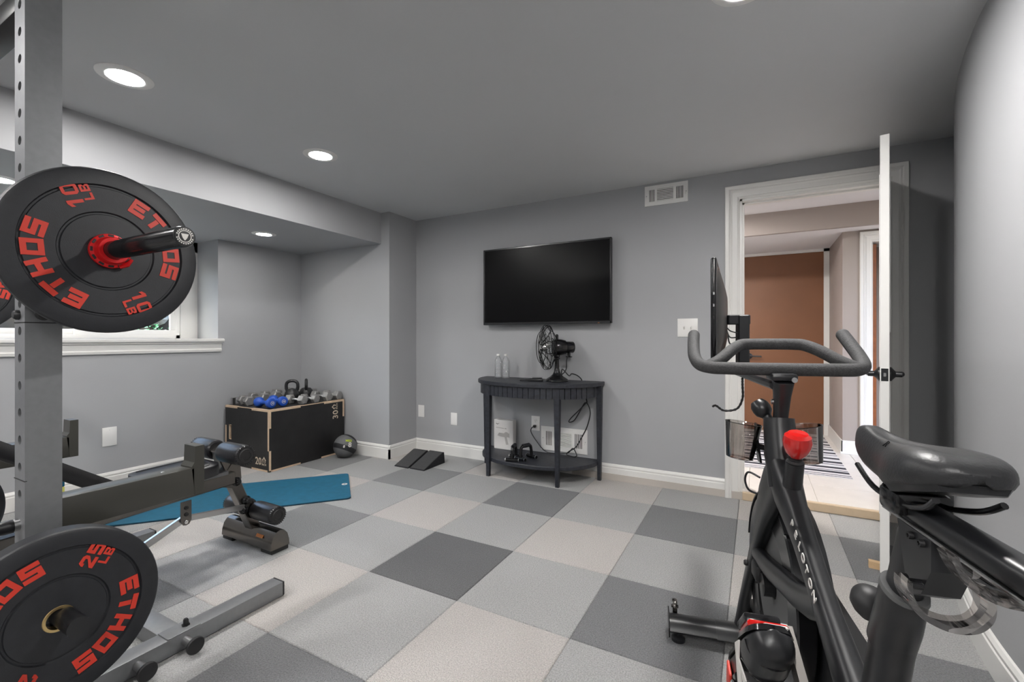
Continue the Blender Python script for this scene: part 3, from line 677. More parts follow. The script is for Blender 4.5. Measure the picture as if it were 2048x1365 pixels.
hexbell(-3.59, 2.765, .041, .18, .1, 'smaller grey hex dumbbell, second behind the blue ones along the box edge')
hexbell(-3.60, 2.90, .048, .20, .12, 'large grey hex dumbbell, second from the far end of the box edge')
hexbell(-3.59, 3.015, .046, .19, .1, 'grey hex dumbbell at the far end of the plyo box')
hexbell(-3.93, 2.385, .045, .17, -.15, 'grey hex dumbbell alone at the left end of the plyo box')
hexbell(-3.965, 2.52, .05, .2, .1, 'grey hex dumbbell in the back row, nearest the window wall end')
hexbell(-3.965, 2.635, .053, .2, .1, 'grey hex dumbbell, second in the back row on the plyo box')
hexbell(-3.965, 2.755, .056, .21, .1, 'grey hex dumbbell in the middle of the back row')
hexbell(-3.955, 2.875, .058, .21, .1, 'big grey hex dumbbell in the back row, left of the kettlebells')
hexbell(-3.92, 3.0, .05, .2, .0, 'grey hex dumbbell at the right end of the back row')
def bluebell(x, y, rz, label):
    r = .042; ln = .2; t = thing('vinyl_dumbbell', label, 'dumbbell', (x, y, PH + r), rz, group='blue vinyl dumbbells on the plyo box')
    pr = [(.012, -ln / 2), (.03, -ln / 2), (.040, -ln / 2 + .006), (r, -ln / 2 + .016), (r, -ln / 2 + .034), (.036, -ln / 2 + .046), (.022, -ln / 2 + .058), (.016, -ln / 2 + .068)]
    sub('body', B().lathe(pr + [(a, -h) for a, h in pr[::-1]], ax=(1, 0, 0), n=28), 'blue_vinyl', t)
    lab = sub('end_mark', B().ringlathe([(.014, 0), (.014, .0012), (.017, .0012), (.017, 0)], (ln / 2 - .0004, 0, 0), (1, 0, 0), 24), 'white_print', t)
    me = text_mesh('10', .018, .0005, 'white_print', 'weight_number', bold=.0008); me.transform(frame((ln / 2 + .0004, 0, 0), (0, 1, 0), (0, 0, 1))); o = bpy.data.objects.new('weight_number', me); COL.objects.link(o); o.parent = t
bluebell(-3.645, 2.372, 0.02, 'blue vinyl dumbbell nearest the front corner of the plyo box')
bluebell(-3.66, 2.50, -.12, 'blue vinyl dumbbell behind the front blue one')
def kettle(x, y, rz, label, s=1.):
    t = thing('kettlebell', label, 'kettlebell', (x, y, PH), rz, group='kettlebells on the plyo box')
    sub('body', B().lathe([(.04 * s, 0), (.06 * s, .012 * s), (.074 * s, .045 * s), (.076 * s, .07 * s), (.066 * s, .105 * s), (.045 * s, .13 * s), (.0, .14 * s)], n=28), 'black_satin', t)
    sub('handle', B().tube(sp([(-.045 * s, 0, .11 * s), (-.056 * s, 0, .15 * s), (-.05 * s, 0, .195 * s), (-.02 * s, 0, .215 * s), (.02 * s, 0, .215 * s), (.05 * s, 0, .195 * s), (.056 * s, 0, .15 * s), (.045 * s, 0, .11 * s)], 5), .0165 * s, 12), 'black_satin', t)
kettle(-3.775, 2.72, .75, 'black kettlebell with its looped handle showing above the dumbbells', .88)
kettle(-3.775, 2.87, 2.49, 'black kettlebell with its handle seen edge-on, near the alcove corner', .86)
ft_ = thing('steel_flat_bar', 'thin flat steel bar lying at the back left of the plyo box', 'bar', (-4.03, 2.42, PH))
sub('bar', B().beam((-4.07, 2.36, PH + .058), (-4.02, 2.44, PH + .062), .03, .004).bb((-4.085, 2.345, PH), (-4.06, 2.37, PH + .058)), 'steel_light', ft_, True)
# medicine ball
mb = thing('medicine_ball', 'grey and black medicine ball beside the plyo box', 'ball', (-3.315, 2.93, 0)); MC = V((-3.315, 2.93, .104)); MR = .104
view = (V((0, 0, 1.09)) - MC).normalized(); m_r = up.cross(view).normalized(); m_u = view.cross(m_r)
b = B().ball(MC, MR, 40, 28); sub('shell', b, 'ball_grey', mb, True)
def on_ball(az, el, k=1.0): return MC + (view * (math.cos(el) * math.cos(az)) + m_r * (math.cos(el) * math.sin(az)) + m_u * math.sin(el)) * (MR * k)
def ball_band(c0, tiltv, w0, w1):
    n_ = V(tiltv); n_ = (view * n_.x + m_r * n_.y + m_u * n_.z).normalized(); a = n_.orthogonal().normalized(); b2 = n_.cross(a); R3 = []
    for i in range(48):
        th = 2 * PI * i / 48; rd = a * math.cos(th) + b2 * math.sin(th)
        R3.append([MC + (rd * math.cos(f) + n_ * math.sin(f)).normalized() * (MR * k) for f, k in [(w0 + (w1 - w0) * q / 6, 1.006) for q in range(7)] + [(w1 - (w1 - w0) * q / 6, .985) for q in range(7)]])
    return B().loft(R3, closed=True)
sub('band', ball_band(0, (-.12, .38, .9), -.46, -.06), 'ball_black', mb, True)
sub('band', ball_band(0, (-.35, .5, .75), .62, .95), 'ball_black', mb, True)
for body, az, el, sz, m in (('8', .38, .05, .06, 'white_print'), ('8', -.1, -.05, .03, 'white_print'), ('MED', .32, .42, .028, 'lime')):
    me = text_mesh(body, sz, .0015, m, 'weight_number', bold=.0015 if m == 'white_print' else .0008); p = on_ball(az, el, 1.003); n_ = (p - MC).normalized(); r_ = up.cross(n_).normalized(); uu = n_.cross(r_)
    r_, uu = r_ * math.cos(.2) - uu * math.sin(.2), uu * math.cos(.2) + r_ * math.sin(.2)
    me.transform(frame(p + n_ * .001, r_, uu)); o = bpy.data.objects.new('weight_number', me); COL.objects.link(o); o.parent = mb; me.transform(MW[mb.name].inverted())
# ================================================================== EXERCISE MAT
mt = thing('exercise_mat', 'teal exercise mat stretched diagonally under the bench', 'mat', (-3.1, 1.85, 0))
c1_, c2_ = V((-2.875, 2.573, 0)), V((-2.418, 2.186, 0)); dm = V((-.66, -.752, 0)).normalized(); wm = (c2_ - c1_).normalized(); LM = 1.62; WM_ = (c2_ - c1_).length
poly = []
def rc_(cx, cy, a0):
    for i in range(6): a = a0 + PI / 2 * i / 5; poly.append((cx + .03 * math.cos(a), cy + .03 * math.sin(a)))
rc_(.03, .03, PI); rc_(WM_ - .03, .03, 1.5 * PI); rc_(WM_ - .03, LM - .03, 0); rc_(.03, LM - .03, PI / 2)
sub('foam_base', B().prism(poly, c1_ + V((0, 0, .0005)), wm, dm, (0, 0, .007)), 'mat_edge', mt, True, smooth=0)
sub('top_surface', B().prism([(a * .996 + .001, b * .998 + .001) for a, b in poly], c1_ + V((0, 0, .0072)), wm, dm, (0, 0, .0035)), 'mat_teal', mt, True, smooth=0)
sub('hanging_eyelet', B().ringlathe([(.008, 0), (.008, .0012), (.02, .0012), (.02, 0)], c1_ + wm * (WM_ * .47) + dm * .035 + V((0, 0, .0104)), (0, 0, 1), 20), 'white_print', mt, True)
tr = thing('foam_block', 'teal foam block with a yellow base against the window wall', 'foam block', (-3.74, 1.10, 0))
sub('block', B().bb((-3.78, 1.07, .19), (-3.70, 1.135, .24), .006, 2), 'mat_teal', tr, True); sub('base_block', B().bb((-3.78, 1.07, 0), (-3.70, 1.135, .19), .006, 2), 'yellow_foam', tr, True)
# ================================================================== POWER RACK
XN, XF_, US = -1.795, -2.865, .076         # upright centre lines (near, far) and tube size
UY = .495
rk = thing('squat_rack', 'silver steel squat rack with drilled uprights at the left', 'rack', ((XN + XF_) / 2, UY, 0))
def upright(xc, holes=True):
    """square tube whose -Y and +X faces are pierced by real round holes"""
    z0, z1 = .06, 2.14; h = US / 2; pitch = .0755; hr = .0125
    b = B()
    # plain faces: +Y, -X, +X
    b.add([(xc + h, UY - h, z0), (xc + h, UY + h, z0), (xc + h, UY + h, z1), (xc + h, UY - h, z1)], [[0, 1, 2, 3]])
    b.add([(xc - h, UY + h, z0), (xc + h, UY + h, z0), (xc + h, UY + h, z1), (xc - h, UY + h, z1)], [[3, 2, 1, 0]])
    b.add([(xc - h, UY - h, z0), (xc - h, UY + h, z0), (xc - h, UY + h, z1), (xc - h, UY - h, z1)], [[3, 2, 1, 0]])
    b.add([(xc - h, UY - h, z1), (xc + h, UY - h, z1), (xc + h, UY + h, z1), (xc - h, UY + h, z1)], [[0, 1, 2, 3]])
    zs = []; z = .66
    while z < z1 - .05:
        zs.append(z); z += pitch
    y = UY - h; cur = z0
    for zc in zs:
        a, c = zc - pitch / 2, zc + pitch / 2
        if a > cur + 1e-5: b.add([(xc - h, y, cur), (xc + h, y, cur), (xc + h, y, a), (xc - h, y, a)], [[0, 1, 2, 3]])
        n = 20; inn = [(xc + hr * math.cos(2 * PI * k / n), y, zc + hr * math.sin(2 * PI * k / n)) for k in range(n)]
        out = []
        for k in range(n):
            cx_, cz_ = math.cos(2 * PI * k / n), math.sin(2 * PI * k / n); f = min(h / max(abs(cx_), 1e-6), (pitch / 2) / max(abs(cz_), 1e-6)); out.append((xc + cx_ * f, y, zc + cz_ * f))
        cor = [(xc + h, y, zc + pitch / 2), (xc - h, y, zc + pitch / 2), (xc - h, y, zc - pitch / 2), (xc + h, y, zc - pitch / 2)]
        deep = [(p[0], y + .02, p[2]) for p in inn]
        b.add(inn + out + deep, [[k, (k + 1) % n, n + (k + 1) % n, n + k] for k in range(n)] + [[k, 2 * n + k, 2 * n + (k + 1) % n, (k + 1) % n] for k in range(n)])
        kk = int(round(n / (2 * PI) * math.atan2(pitch / 2, h)))
        o = len(b.v)
        # corner fillers
        for (ci, ka) in ((0, 0), (1, 1), (2, 2), (3, 3)):
            ang = [math.atan2(pitch / 2, h), PI - math.atan2(pitch / 2, h), PI + math.atan2(pitch / 2, h), 2 * PI - math.atan2(pitch / 2, h)][ci]
            k0 = int(ang / (2 * PI) * n) % n
            b.add([out[k0], cor[ci], out[(k0 + 1) % n]], [[0, 1, 2]])
        cur = c
    if cur < z1: b.add([(xc - h, y, cur), (xc + h, y, cur), (xc + h, y, z1), (xc - h, y, z1)], [[0, 1, 2, 3]])
    me = bpy.data.meshes.new('upright'); me.from_pydata([tuple(p) for p in b.v], [], b.f); me.materials.append(MAT['steel_silver'])
    o = bpy.data.objects.new('upright', me); COL.objects.link(o); o.parent = rk; me.transform(MW[rk.name].inverted()); MW[o.name] = MW[rk.name]
    sub('hole_shade', B().bb((xc - .02, UY - h + .019, .3), (xc + .02, UY - h + .021, z1 - .01)), 'dark_hole', o, True)  # near-black sheet inside the tube, painted shade seen through the holes
    sub('joint_sleeve', B().bb((xc - h - .0015, UY - h - .0015, .70), (xc + h + .0015, UY - h + .004, .702)), 'black_matte', o, True)
    sub('seam', B().bb((xc - h - .0012, UY - h - .0012, 1.135), (xc + h + .0012, UY + h + .0012, 1.1375)), 'dark_hole', o, True)
    return o
for xc in (XN, XF_): upright(xc)
BY0, BY1 = -.12, 1.23
for xc in (XN, XF_):
    bbm = sub('base_beam', B().bb((xc - .035, BY0, .004), (xc + .035, BY1 - .004, .062), .003, 2), 'steel_silver', rk, True)
    for yy_ in (BY0, BY1): sub('end_cap', B().bb((xc - .0345, yy_ - .004, .004), (xc + .0345, yy_ + .004, .0615), .002), 'black_matte', bbm, True)
sub('cross_beam', B().bb((XF_ + .035, .80, .004), (XN - .035, .87, .06), .003, 2), 'steel_silver', rk, True)
sub('cross_beam', B().bb((XF_ + .035, -.10, .004), (XN - .035, -.03, .06), .003, 2), 'steel_silver', rk, True)
gp = sub('gusset_plate', B().bb((XN - .034, .80, .062), (XN + .034, .905, .066), .001), 'steel_silver', rk, True)
sub('bolt', B().lathe([(.013, .066), (.013, .071), (.009, .071), (.009, .085), (.006, .09)], (XN, .872, 0), n=6), 'black_satin', gp, True)
sub('brace_plate', B().prism([(0, 0), (.26, 0), (0, .30)], (XN + .034, UY + .037, .06), (0, 1, 0), (0, 0, 1), (-.005, 0, 0)), 'steel_silver', rk, True, smooth=0) if False else None
sub('top_crossmember', B().bb((XF_ + .037, UY - .03, 2.03), (XN - .037, UY + .03, 2.09), .003, 2), 'black_satin', rk, True)
sub('rear_crossmember', B().bb((XF_ + .037, UY - .03, .062), (XN - .037, UY + .03, .12), .003, 2), 'steel_silver', rk, True)
for yy_ in (.855, .715):
    pg = sub('storage_peg', B().cyl((XN + .035, yy_, .034), (XN + .095, yy_, .034), .0145, n=20), 'steel_light', rk, True)
    sub('peg_cap', B().lathe([(.0285, 0), (.0285, .006), (.026, .009)], (XN + .093, yy_, .034), (1, 0, 0), 24), 'black_matte', pg, True)
lpg = sub('low_peg', B().cyl((XN - .006, UY - .038, .575), (XN - .006, UY - .06, .575), .016, n=18), 'steel_light', rk, True)
sub('peg_grip', B().cyl((XN - .006, UY - .05, .575), (XN - .006, UY - .098, .575), .0185, .018, 20), 'black_satin', lpg, True)
# spotter arms
for xc, s in ((XN, 1), (XF_, 1)):
    a = B(); zl, zh = .535, .632
    a.bb((xc - .036, UY + .036, zl), (xc + .036, .8845, zh), .003, 2)
    arm = sub('spotter_arm', a, 'arm_olive', rk, True)
    sub('arm_stop', B().prism([(0, 0), (.03, 0), (.03, .172), (.0, .172), (-.002, .115), (-.012, .10)], (xc - .036, .885, zl), (0, 1, 0), (0, 0, 1), (.072, 0, 0)), 'arm_olive', arm, True, smooth=0)
    sub('arm_rivet', B().lathe([(.006, 0), (.004, .002)], (xc, .80, zh), n=10), 'steel_light', arm, True)
# storage horns for plates
for xc, sx in ((XN, 1), (XF_, -1)):
    hn = sub('plate_horn', B().cyl((xc + sx * .037, .488, .362), (xc + sx * .29, .488, .362), .024, n=24), 'black_satin', rk, True)
    sub('horn_collar', B().lathe([(.034, 0), (.034, .012), (.028, .016)], (xc + sx * .037, .488, .362), (sx, 0, 0), 24), 'black_satin', hn, True)
# J cups
for xc in (XN, XF_):
    j = B(); zc = 1.30
    j.bb((xc - .03, UY + .0385, zc - .09), (xc + .03, UY + .046, zc + .06), .001).bb((xc - .03, UY + .046, zc - .042), (xc + .03, UY + .125, zc - .022), .002).bb((xc - .03, UY + .108, zc - .04), (xc + .03, UY + .12, zc + .015), .002)
    jc = sub('j_cup', j, 'black_satin', rk, True)
    sub('j_cup_pin', B().lathe([(.014, 0), (.014, .006), (.010, .012)], (xc - .006, UY - .038, 1.158), (0, -1, 0), 18), 'black_satin', jc, True)
    if xc == XN: sub('pin_head', B().lathe([(.017, 0), (.017, .004), (.012, .008)], (xc + .0385, UY - .002, 1.16), (1, 0, 0), 20), 'black_matte', jc, True)
# ------------------------------------------------------------------ block lettering for the plates
R_ = lambda a, b, c, d: [(a, b), (c, b), (c, d), (a, d)]
GL = {'E': [R_(0, .72, 1, 1), R_(0, .37, .86, .64), R_(0, 0, 1, .28), R_(0, 0, .22, 1)], 'T': [R_(0, .70, 1, 1), R_(.36, 0, .66, .66)],
      'H': [R_(0, .0, .28, 1), R_(.72, 0, 1, 1), R_(.28, .36, .72, .64)], 'O': [R_(0, 0, .27, 1), R_(.73, 0, 1, 1), R_(.27, .73, .73, 1), R_(.27, 0, .73, .27)],
      'S': [R_(0, .74, 1, 1), R_(0, .37, .27, .74), R_(.27, .37, 1, .63), R_(.73, 0, 1, .37), R_(0, 0, .73, .26)],
      '0': [[(.2, 0), (.8, 0), (.8, .2), (.2, .2)], [(.2, .8), (.8, .8), (.8, 1), (.2, 1)], [(.2, 0), (.2, 1), (0, .85), (0, .15)], [(.8, 0), (1, .15), (1, .85), (.8, 1)], R_(.2, .2, .28, .8), R_(.72, .2, .8, .8)],
      '1': [R_(.42, 0, .72, 1), [(.42, 1), (.12, .82), (.12, .58), (.42, .74)]],
      '2': [R_(0, 0, 1, .24), [(0, .24), (.38, .24), (1, .62), (.68, .62)], [(1, .62), (.70, .62), (.70, .78), (1, .85)], [(.0, .78), (.2, 1), (.8, 1), (1, .85), (.70, .78)], [(0, .78), (0, .66), (.28, .66), (.28, .78)]],
      '5': [R_(0, .76, 1, 1), R_(0, .42, .28, .76), [(.28, .42), (.28, .64), (.8, .64), (1, .5), (1, .42)], [(.72, .24), (1, .15), (1, .42), (.72, .42)], [(0, .24), (.72, .24), (1, .15), (.82, 0), (0, 0)]],
      'L': [R_(0, 0, .28, 1), R_(.28, 0, 1, .27)], 'B': [R_(0, 0, .27, 1), R_(.27, .78, .85, 1), R_(.27, .40, .85, .60), R_(.27, 0, .85, .22), [(.74, .60), (1, .64), (1, .95), (.85, 1), (.74, .78)], [(.74, .22), (.85, 0), (1, .06), (1, .38), (.74, .40)]]}
def glyph(b, ch, o, u, v, d):
    for k, pl in enumerate(GL[ch]): b.prism(pl, o, u, v, V(d) * (1 + .015 * k))
def plate_letters(t, x, num, a_num, R):
    """lettering on a disc facing +x centred on the x axis; angles from +y towards +z"""
    E_ = V((.0016, 0, 0))
    def put1(q, o, u, v, nm):
        b = B(); glyph(b, q, o, u, v, E_); sub(nm, b, 'red_paint', t, smooth=0)
    for a0 in (a_num, a_num + PI):
        er = V((0, math.cos(a0), math.sin(a0))); et = V((0, -math.sin(a0), math.cos(a0))); c = er * (R * .54)      # weight, reading outwards
        for k, q in enumerate(num): put1(q, V((x, 0, 0)) + c + er * (k * .034), er * .028, et * .036, 'weight_digit')
        for k, q in enumerate('LB'): put1(q, V((x, 0, 0)) + c + er * (.016 + k * .022) - et * .026, er * .018, et * .022, 'unit_letter')
        a1 = a0 - PI / 2 + .02; step = .335
        for k, q in enumerate('ETHOS'):
            a = a1 + step * (2 - k); rr = V((0, math.cos(a), math.sin(a))); tt = V((0, math.sin(a), -math.cos(a)))
            put1(q, V((x, 0, 0)) + rr * (R * .575) - tt * .0205, tt * .041, rr * (R * .195), 'brand_letter')
def bumper(loc, th, num, a_num, label, flip=False):
    t = thing('bumper_plate', label, 'weight plate', loc, PI if flip else 0., group='rubber bumper plates on the rack')
    R = .225; h = th / 2
    pr = [(.0265, -h), (.10, -h), (.17, -h + .004), (.215, -h), (.222, -h + .004), (R, -h + .008), (R, h - .008), (.222, h - .003), (.216, h), (.181, h), (.178, h - .006), (.174, h - .006), (.172, h - .0025), (.108, h - .0025), (.105, h - .007), (.101, h - .007), (.099, h - .003), (.045, h - .002), (.0265, h - .002)]
    sub('disc', B().ringlathe(pr, ax=(1, 0, 0), n=72), 'black_rubber', t, smooth=28)
    sub('hub_ring', B().ringlathe([(.0255, h - .03), (.0255, h - .0005), (.0315, h - .0005), (.033, h - .0025), (.033, h - .03)], ax=(1, 0, 0), n=36), 'steel_light' if num == '10' else 'brass', t)
    plate_letters(t, h - .0028, num, a_num, R)
    return t
BYB, BZ = UY + .078, 1.333
bumper((-1.588, BYB, BZ), .030, '10', math.radians(113), 'black 10 pound bumper plate with red lettering on the near end of the barbell')
bumper((-3.045, BYB, BZ), .030, '10', math.radians(113), 'black 10 pound bumper plate on the far end of the barbell, cut by the frame')
bumper((XN + .037 + .135, .478, .362), .056, '25', math.radians(57), 'black 25 pound bumper plate with red lettering on the low horn of the rack')
bumper((XF_ - .037 - .05, .478, .362), .056, '25', math.radians(40), 'black bumper plate on the far side of the rack, showing at the left edge', True)
bar = thing('barbell', 'olympic barbell with black sleeves racked across the uprights', 'barbell', (-2.31, BYB, BZ))
sub('shaft', B().cyl((-3.02, BYB, BZ), (-1.61, BYB, BZ), .014, n=20), 'steel_light', bar, True)
for s, xa, xb in ((1, -1.604, -1.185), (-1, -3.03, -3.445)):
    sl = sub('sleeve', B().lathe([(.0248, 0), (.0248, abs(xb - xa) - .004), (.0235, abs(xb - xa))], (xa, BYB, BZ), (s, 0, 0), 32), 'black_gloss', bar, True)
    sub('shoulder', B().cyl((xa - s * .004, BYB, BZ), (xa - s * .03, BYB, BZ), .0365, n=32), 'black_gloss', bar, True)
    ec = sub('end_cap', B().lathe([(.0215, 0), (.0215, .001), (.020, .0014)], (xb, BYB, BZ), (s, 0, 0), 32), 'black_matte', sl, True)
    if s == 1:
        sub('end_emblem', B().ringlathe([(.0125, 0), (.0125, .0022), (.0142, .0022), (.0142, 0)], (xb, BYB, BZ), (1, 0, 0), 28).prism([(-.008, .006), (.008, .006), (.005, -.003), (.001, -.009), (-.001, -.009), (-.005, -.003)], (xb + .001, BYB, BZ), (0, 1, 0), (0, 0, 1), (.0012, 0, 0)), 'white_print', sl, True, smooth=0)
        for k in range(22):
            if k in (0, 11): continue
            a = 2 * PI * k / 22; p = V((xb + .001, BYB + .0172 * math.cos(a), BZ + .0172 * math.sin(a))); tt = V((0, -math.sin(a), math.cos(a))); rr = V((0, math.cos(a), math.sin(a)))
            sub('end_letter', B().prism(R_(-.0014, -.0015, .0014, .0015), p, tt, rr, (.001, 0, 0)), 'white_print', ec, True, smooth=0)
for s, xa in ((1, -1.572), (-1, -3.061)):
    cl = thing('barbell_collar', 'red clamp collar holding the near plate on the barbell' if s == 1 else 'red clamp collar on the far end of the barbell', 'collar', (xa, BYB, BZ), group='red barbell collars')
    b = B().ringlathe([(.0252, 0), (.0252, s * .034), (.034, s * .034), (.036, s * .031), (.038, s * .012), (.046, s * .010), (.0475, s * .006), (.046, 0)], (xa, BYB, BZ), (1, 0, 0), 48)
    sub('ring', b, 'red_anodised', cl, True)
    for k in range(12):
        a = 2 * PI * k / 12; sub('slot', B().box((xa + s * .0105, BYB + .0415 * math.cos(a), BZ + .0415 * math.sin(a)), (.003, .0065, .013), MX.Rotation(a, 3, 'X'), .001), 'black_matte', cl, True)
    sub('clamp_lever', B().tube([(xa + s * .012, BYB + .018, BZ - .042), (xa + s * .016, BYB + .034, BZ - .034), (xa + s * .018, BYB + .045, BZ - .018)], [.005, .007, .004], 8), 'red_anodised', cl, True)
# ================================================================== BENCH
BXc = -2.355; n_x = BXc + .19
bn = thing('weight_bench', 'adjustable weight bench with black pads and foam rollers inside the rack', 'bench', (BXc, 1.0, 0))
ftb = B(); prof = [(-.052, .022), (-.050, .05), (-.040, .085), (-.022, .106), (0, .112), (.022, .106), (.040, .085), (.050, .05), (.052, .022)]
ftb.loft([[V((x, 1.475 + a, z)) for a, z in prof] for x in (BXc - .21, BXc + .215)])
ff = sub('front_foot', ftb, 'gunmetal', bn, True, smooth=30)
for x in (BXc - .165, BXc + .17): sub('rubber_pad', B().bb((x - .045, 1.427, 0), (x + .045, 1.523, .024), .004), 'black_matte', ff, True)
sub('sticker', B().box((BXc + .115, 1.475 - .0455, .079), (.055, .0008, .016), MX.Rotation(-.60, 3, 'X')), 'orange', ff, True)
b = B(); b.beam((BXc, 1.465, .095), (BXc, 1.285, .545), .05, .06, up=(1, 0, 0), bev=.004); sub('front_post', b, 'gunmetal', bn, True)
def roller(x0, x1, y, z, r):
    s = 1 if x1 > x0 else -1; L = abs(x1 - x0)
    o = sub('foam_roller', B().lathe([(r * .8, 0), (r * .95, .006), (r, .016), (r, L - .02), (r * .97, L - .006), (r * .88, L)], (x0, y, z), (s, 0, 0), 32), 'vinyl_black', bn, True)
    sub('roller_end', B().lathe([(r * .70, 0), (r * .70, .003), (r * .62, .006), (r * .45, .006), (r * .42, .003), (0.001, .003)], (x1 - s * .001, y, z), (s, 0, 0), 28), 'black_matte', o, True)
    pl = B()
    for k in range(28):
        a = 2 * PI * k / 28; sub('end_pleat', B().box((x1 - s * .004, y + r * .86 * math.cos(a), z + r * .86 * math.sin(a)), (.010, r * .10, r * .22), MX.Rotation(a - PI / 2, 3, 'X')), 'black_matte', o, True)
for (yr, zr, rr_) in ((1.30, .531, .049), (1.466, .187, .047)):
    roller(BXc + .03, n_x + .02, yr, zr, rr_); roller(BXc - .03, n_x - .385, yr, zr, rr_)
    sub('roller_axle', B().cyl((BXc - .19, yr, zr), (BXc + .19, yr, zr), .013, n=16), 'steel_light', bn, True)
sub('lower_roller_arm', B().strip(sp([(BXc + .012, 1.375, .29), (BXc + .012, 1.42, .255), (BXc + .012, 1.462, .2)], 5), .03, .02, (1, 0, 0)), 'gunmetal', bn, True)
# main rail, seat hinge, struts
sub('main_rail', B().beam((BXc + .03, 1.345, .392), (BXc + .03, .25, .352), .045, .062, bev=.004), 'gunmetal', bn, True)
sub('seat_support', B().beam((BXc + .02, 1.31, .425), (BXc + .02, .98, .425), .07, .02, bev=.003), 'steel_silver', bn, True)
for yk, zk in ((1.36, .365), (1.41, .255), (1.395, .21)):
    sub('pivot_knob', B().lathe([(.022, 0), (.022, .008), (.015, .014), (.013, .026), (.008, .03)], (BXc + .03, yk, zk), (1, 0, 0), 20), 'black_gloss', bn, True)
sub('pivot_plate', B().prism([(-.045, -.03), (.01, -.05), (.05, -.01), (.045, .06), (.01, .09), (-.03, .03)], (BXc + .028, 1.335, .385), (0, 1, 0), (0, 0, 1), (.006, 0, 0)), 'gunmetal', bn, True, smooth=0)
sub('link_bar', B().beam((BXc + .04, 1.395, .225), (BXc + .04, 1.115, .262), .012, .028, bev=.002), 'steel_light', bn, True)
sub('link_bar', B().beam((BXc + .04, 1.115, .262), (BXc + .04, .62, .05), .018, .03, bev=.002), 'steel_light', bn, True)
hb = sub('adjuster_bracket', B().prism([(-.022, .02), (-.022, .11), (.022, .11), (.022, .02), (.012, .003), (0, 0), (-.012, .003)], (BXc + .052, 1.118, .235), (0, 1, 0), (0, 0, 1), (.006, 0, 0)), 'gunmetal', bn, True, smooth=0)
for z in (.25, .285, .315): sub('bracket_bolt', B().lathe([(.009, 0), (.009, .003), (.006, .005)], (BXc + .058, 1.118, z), (1, 0, 0), 12), 'black_gloss' if z > .26 else 'chrome', hb, True)
sub('rear_strut', B().beam((BXc - .08, .86, .38), (BXc - .08, .60, .02), .05, .05, bev=.004), 'steel_silver', bn, True)
sub('rear_foot', B().bb((BXc - .22, .55, 0), (BXc + .22, .62, .05), .01, 3), 'gunmetal', bn, True)
sub('rear_foot', B().bb((BXc - .22, .22, 0), (BXc + .22, .29, .05), .01, 3), 'gunmetal', bn, True); sub('rear_post', B().beam((BXc, .255, .04), (BXc, .255, .34), .05, .05, up=(1, 0, 0), bev=.004), 'gunmetal', bn, True)
# pads
def pad(name, p0, p1, w0, w1, th, rend):
    p0, p1 = V(p0), V(p1); d = (p1 - p0); L = d.length; d.normalize(); x = V((1, 0, 0)); n = x.cross(d)
    prof = []
    for i in range(29):
        s = i / 28; wv = w0 + (w1 - w0) * s; e = 1.
        dd = min(s, 1 - s) * L
        if dd < rend: e = math.sqrt(max(0, 1 - ((rend - dd) / rend) ** 2)) * .35 + .65
        if i in (0, 28): e *= .93
        prof.append((p0 + d * (L * s), wv * e / 2))
    R4 = []
    for (hh, k) in ((0, .97), (.006, 1.), (th - .014, 1.), (th - .004, .985), (th, .94)):
        ring = [c - x * (h * k) + n * hh for c, h in prof] + [c + x * (h * k) + n * hh for c, h in prof[::-1]]; R4.append(ring)
    return sub(name, B().loft(R4), 'vinyl_black', bn, True, smooth=50)
sp_ = pad('seat_pad', (BXc, .955, .436), (BXc, 1.25, .444), .27, .25, .052, .10)
sub('piping', B().tube(sp([(BXc + .1, .99, .4905), (BXc + .1, 1.12, .4935), (BXc + .085, 1.2, .4955), (BXc, 1.228, .4965), (BXc - .085, 1.2, .4955), (BXc - .1, 1.12, .4935), (BXc - .1, .99, .4905)], 5), .0022, 6), 'black_matte', sp_, True)
bp = pad('back_pad', (BXc, .93, .455), (BXc, .25, .945), .27, .27, .055, .07)
bd_ = V((0, .25 - .93, .945 - .455)).normalized()
sub('pad_frame', B().beam(V((BXc, .88, .445)), V((BXc, .33, .842)), .16, .035, bev=.003), 'gunmetal', bp, True)
for k, yy_ in enumerate((.78, .62)): sub('frame_slot', B().box((BXc + .081, yy_, .515 + (.78 - yy_) * .72), (.004, .045, .018), MX.Rotation(-.62, 3, 'X'), .006, 2), 'black_matte', bp, True)
# ================================================================== SPIN BIKE   (local frame: x right, y forwards, z up)
bk = thing('spin_bike', 'black indoor spin bike with red brake knob and swivelled screen', 'exercise bike', (.05774, 1.34172, 0), .214647)
def loft2(path, secs, n=20, pw=2.6):
    """superellipse tube in the bike's plane: path [(y,z)], secs [(half thickness across x, half height in plane)]"""
    P2 = [V((0, a, c)) for a, c in path]; R5 = []
    for i, p in enumerate(P2):
        t = (P2[min(i + 1, len(P2) - 1)] - P2[max(i - 1, 0)]).normalized(); nn = V((1, 0, 0)).cross(t)
        hx_, hz_ = secs[i]; ring = []
        for k in range(n):
            a = 2 * PI * k / n; c, s = math.cos(a), math.sin(a)
            ring.append(p + V((1, 0, 0)) * (hx_ * math.copysign(abs(c) ** (2 / pw), c)) + nn * (hz_ * math.copysign(abs(s) ** (2 / pw), s)))
        R5.append(ring)
    return B().loft(R5)
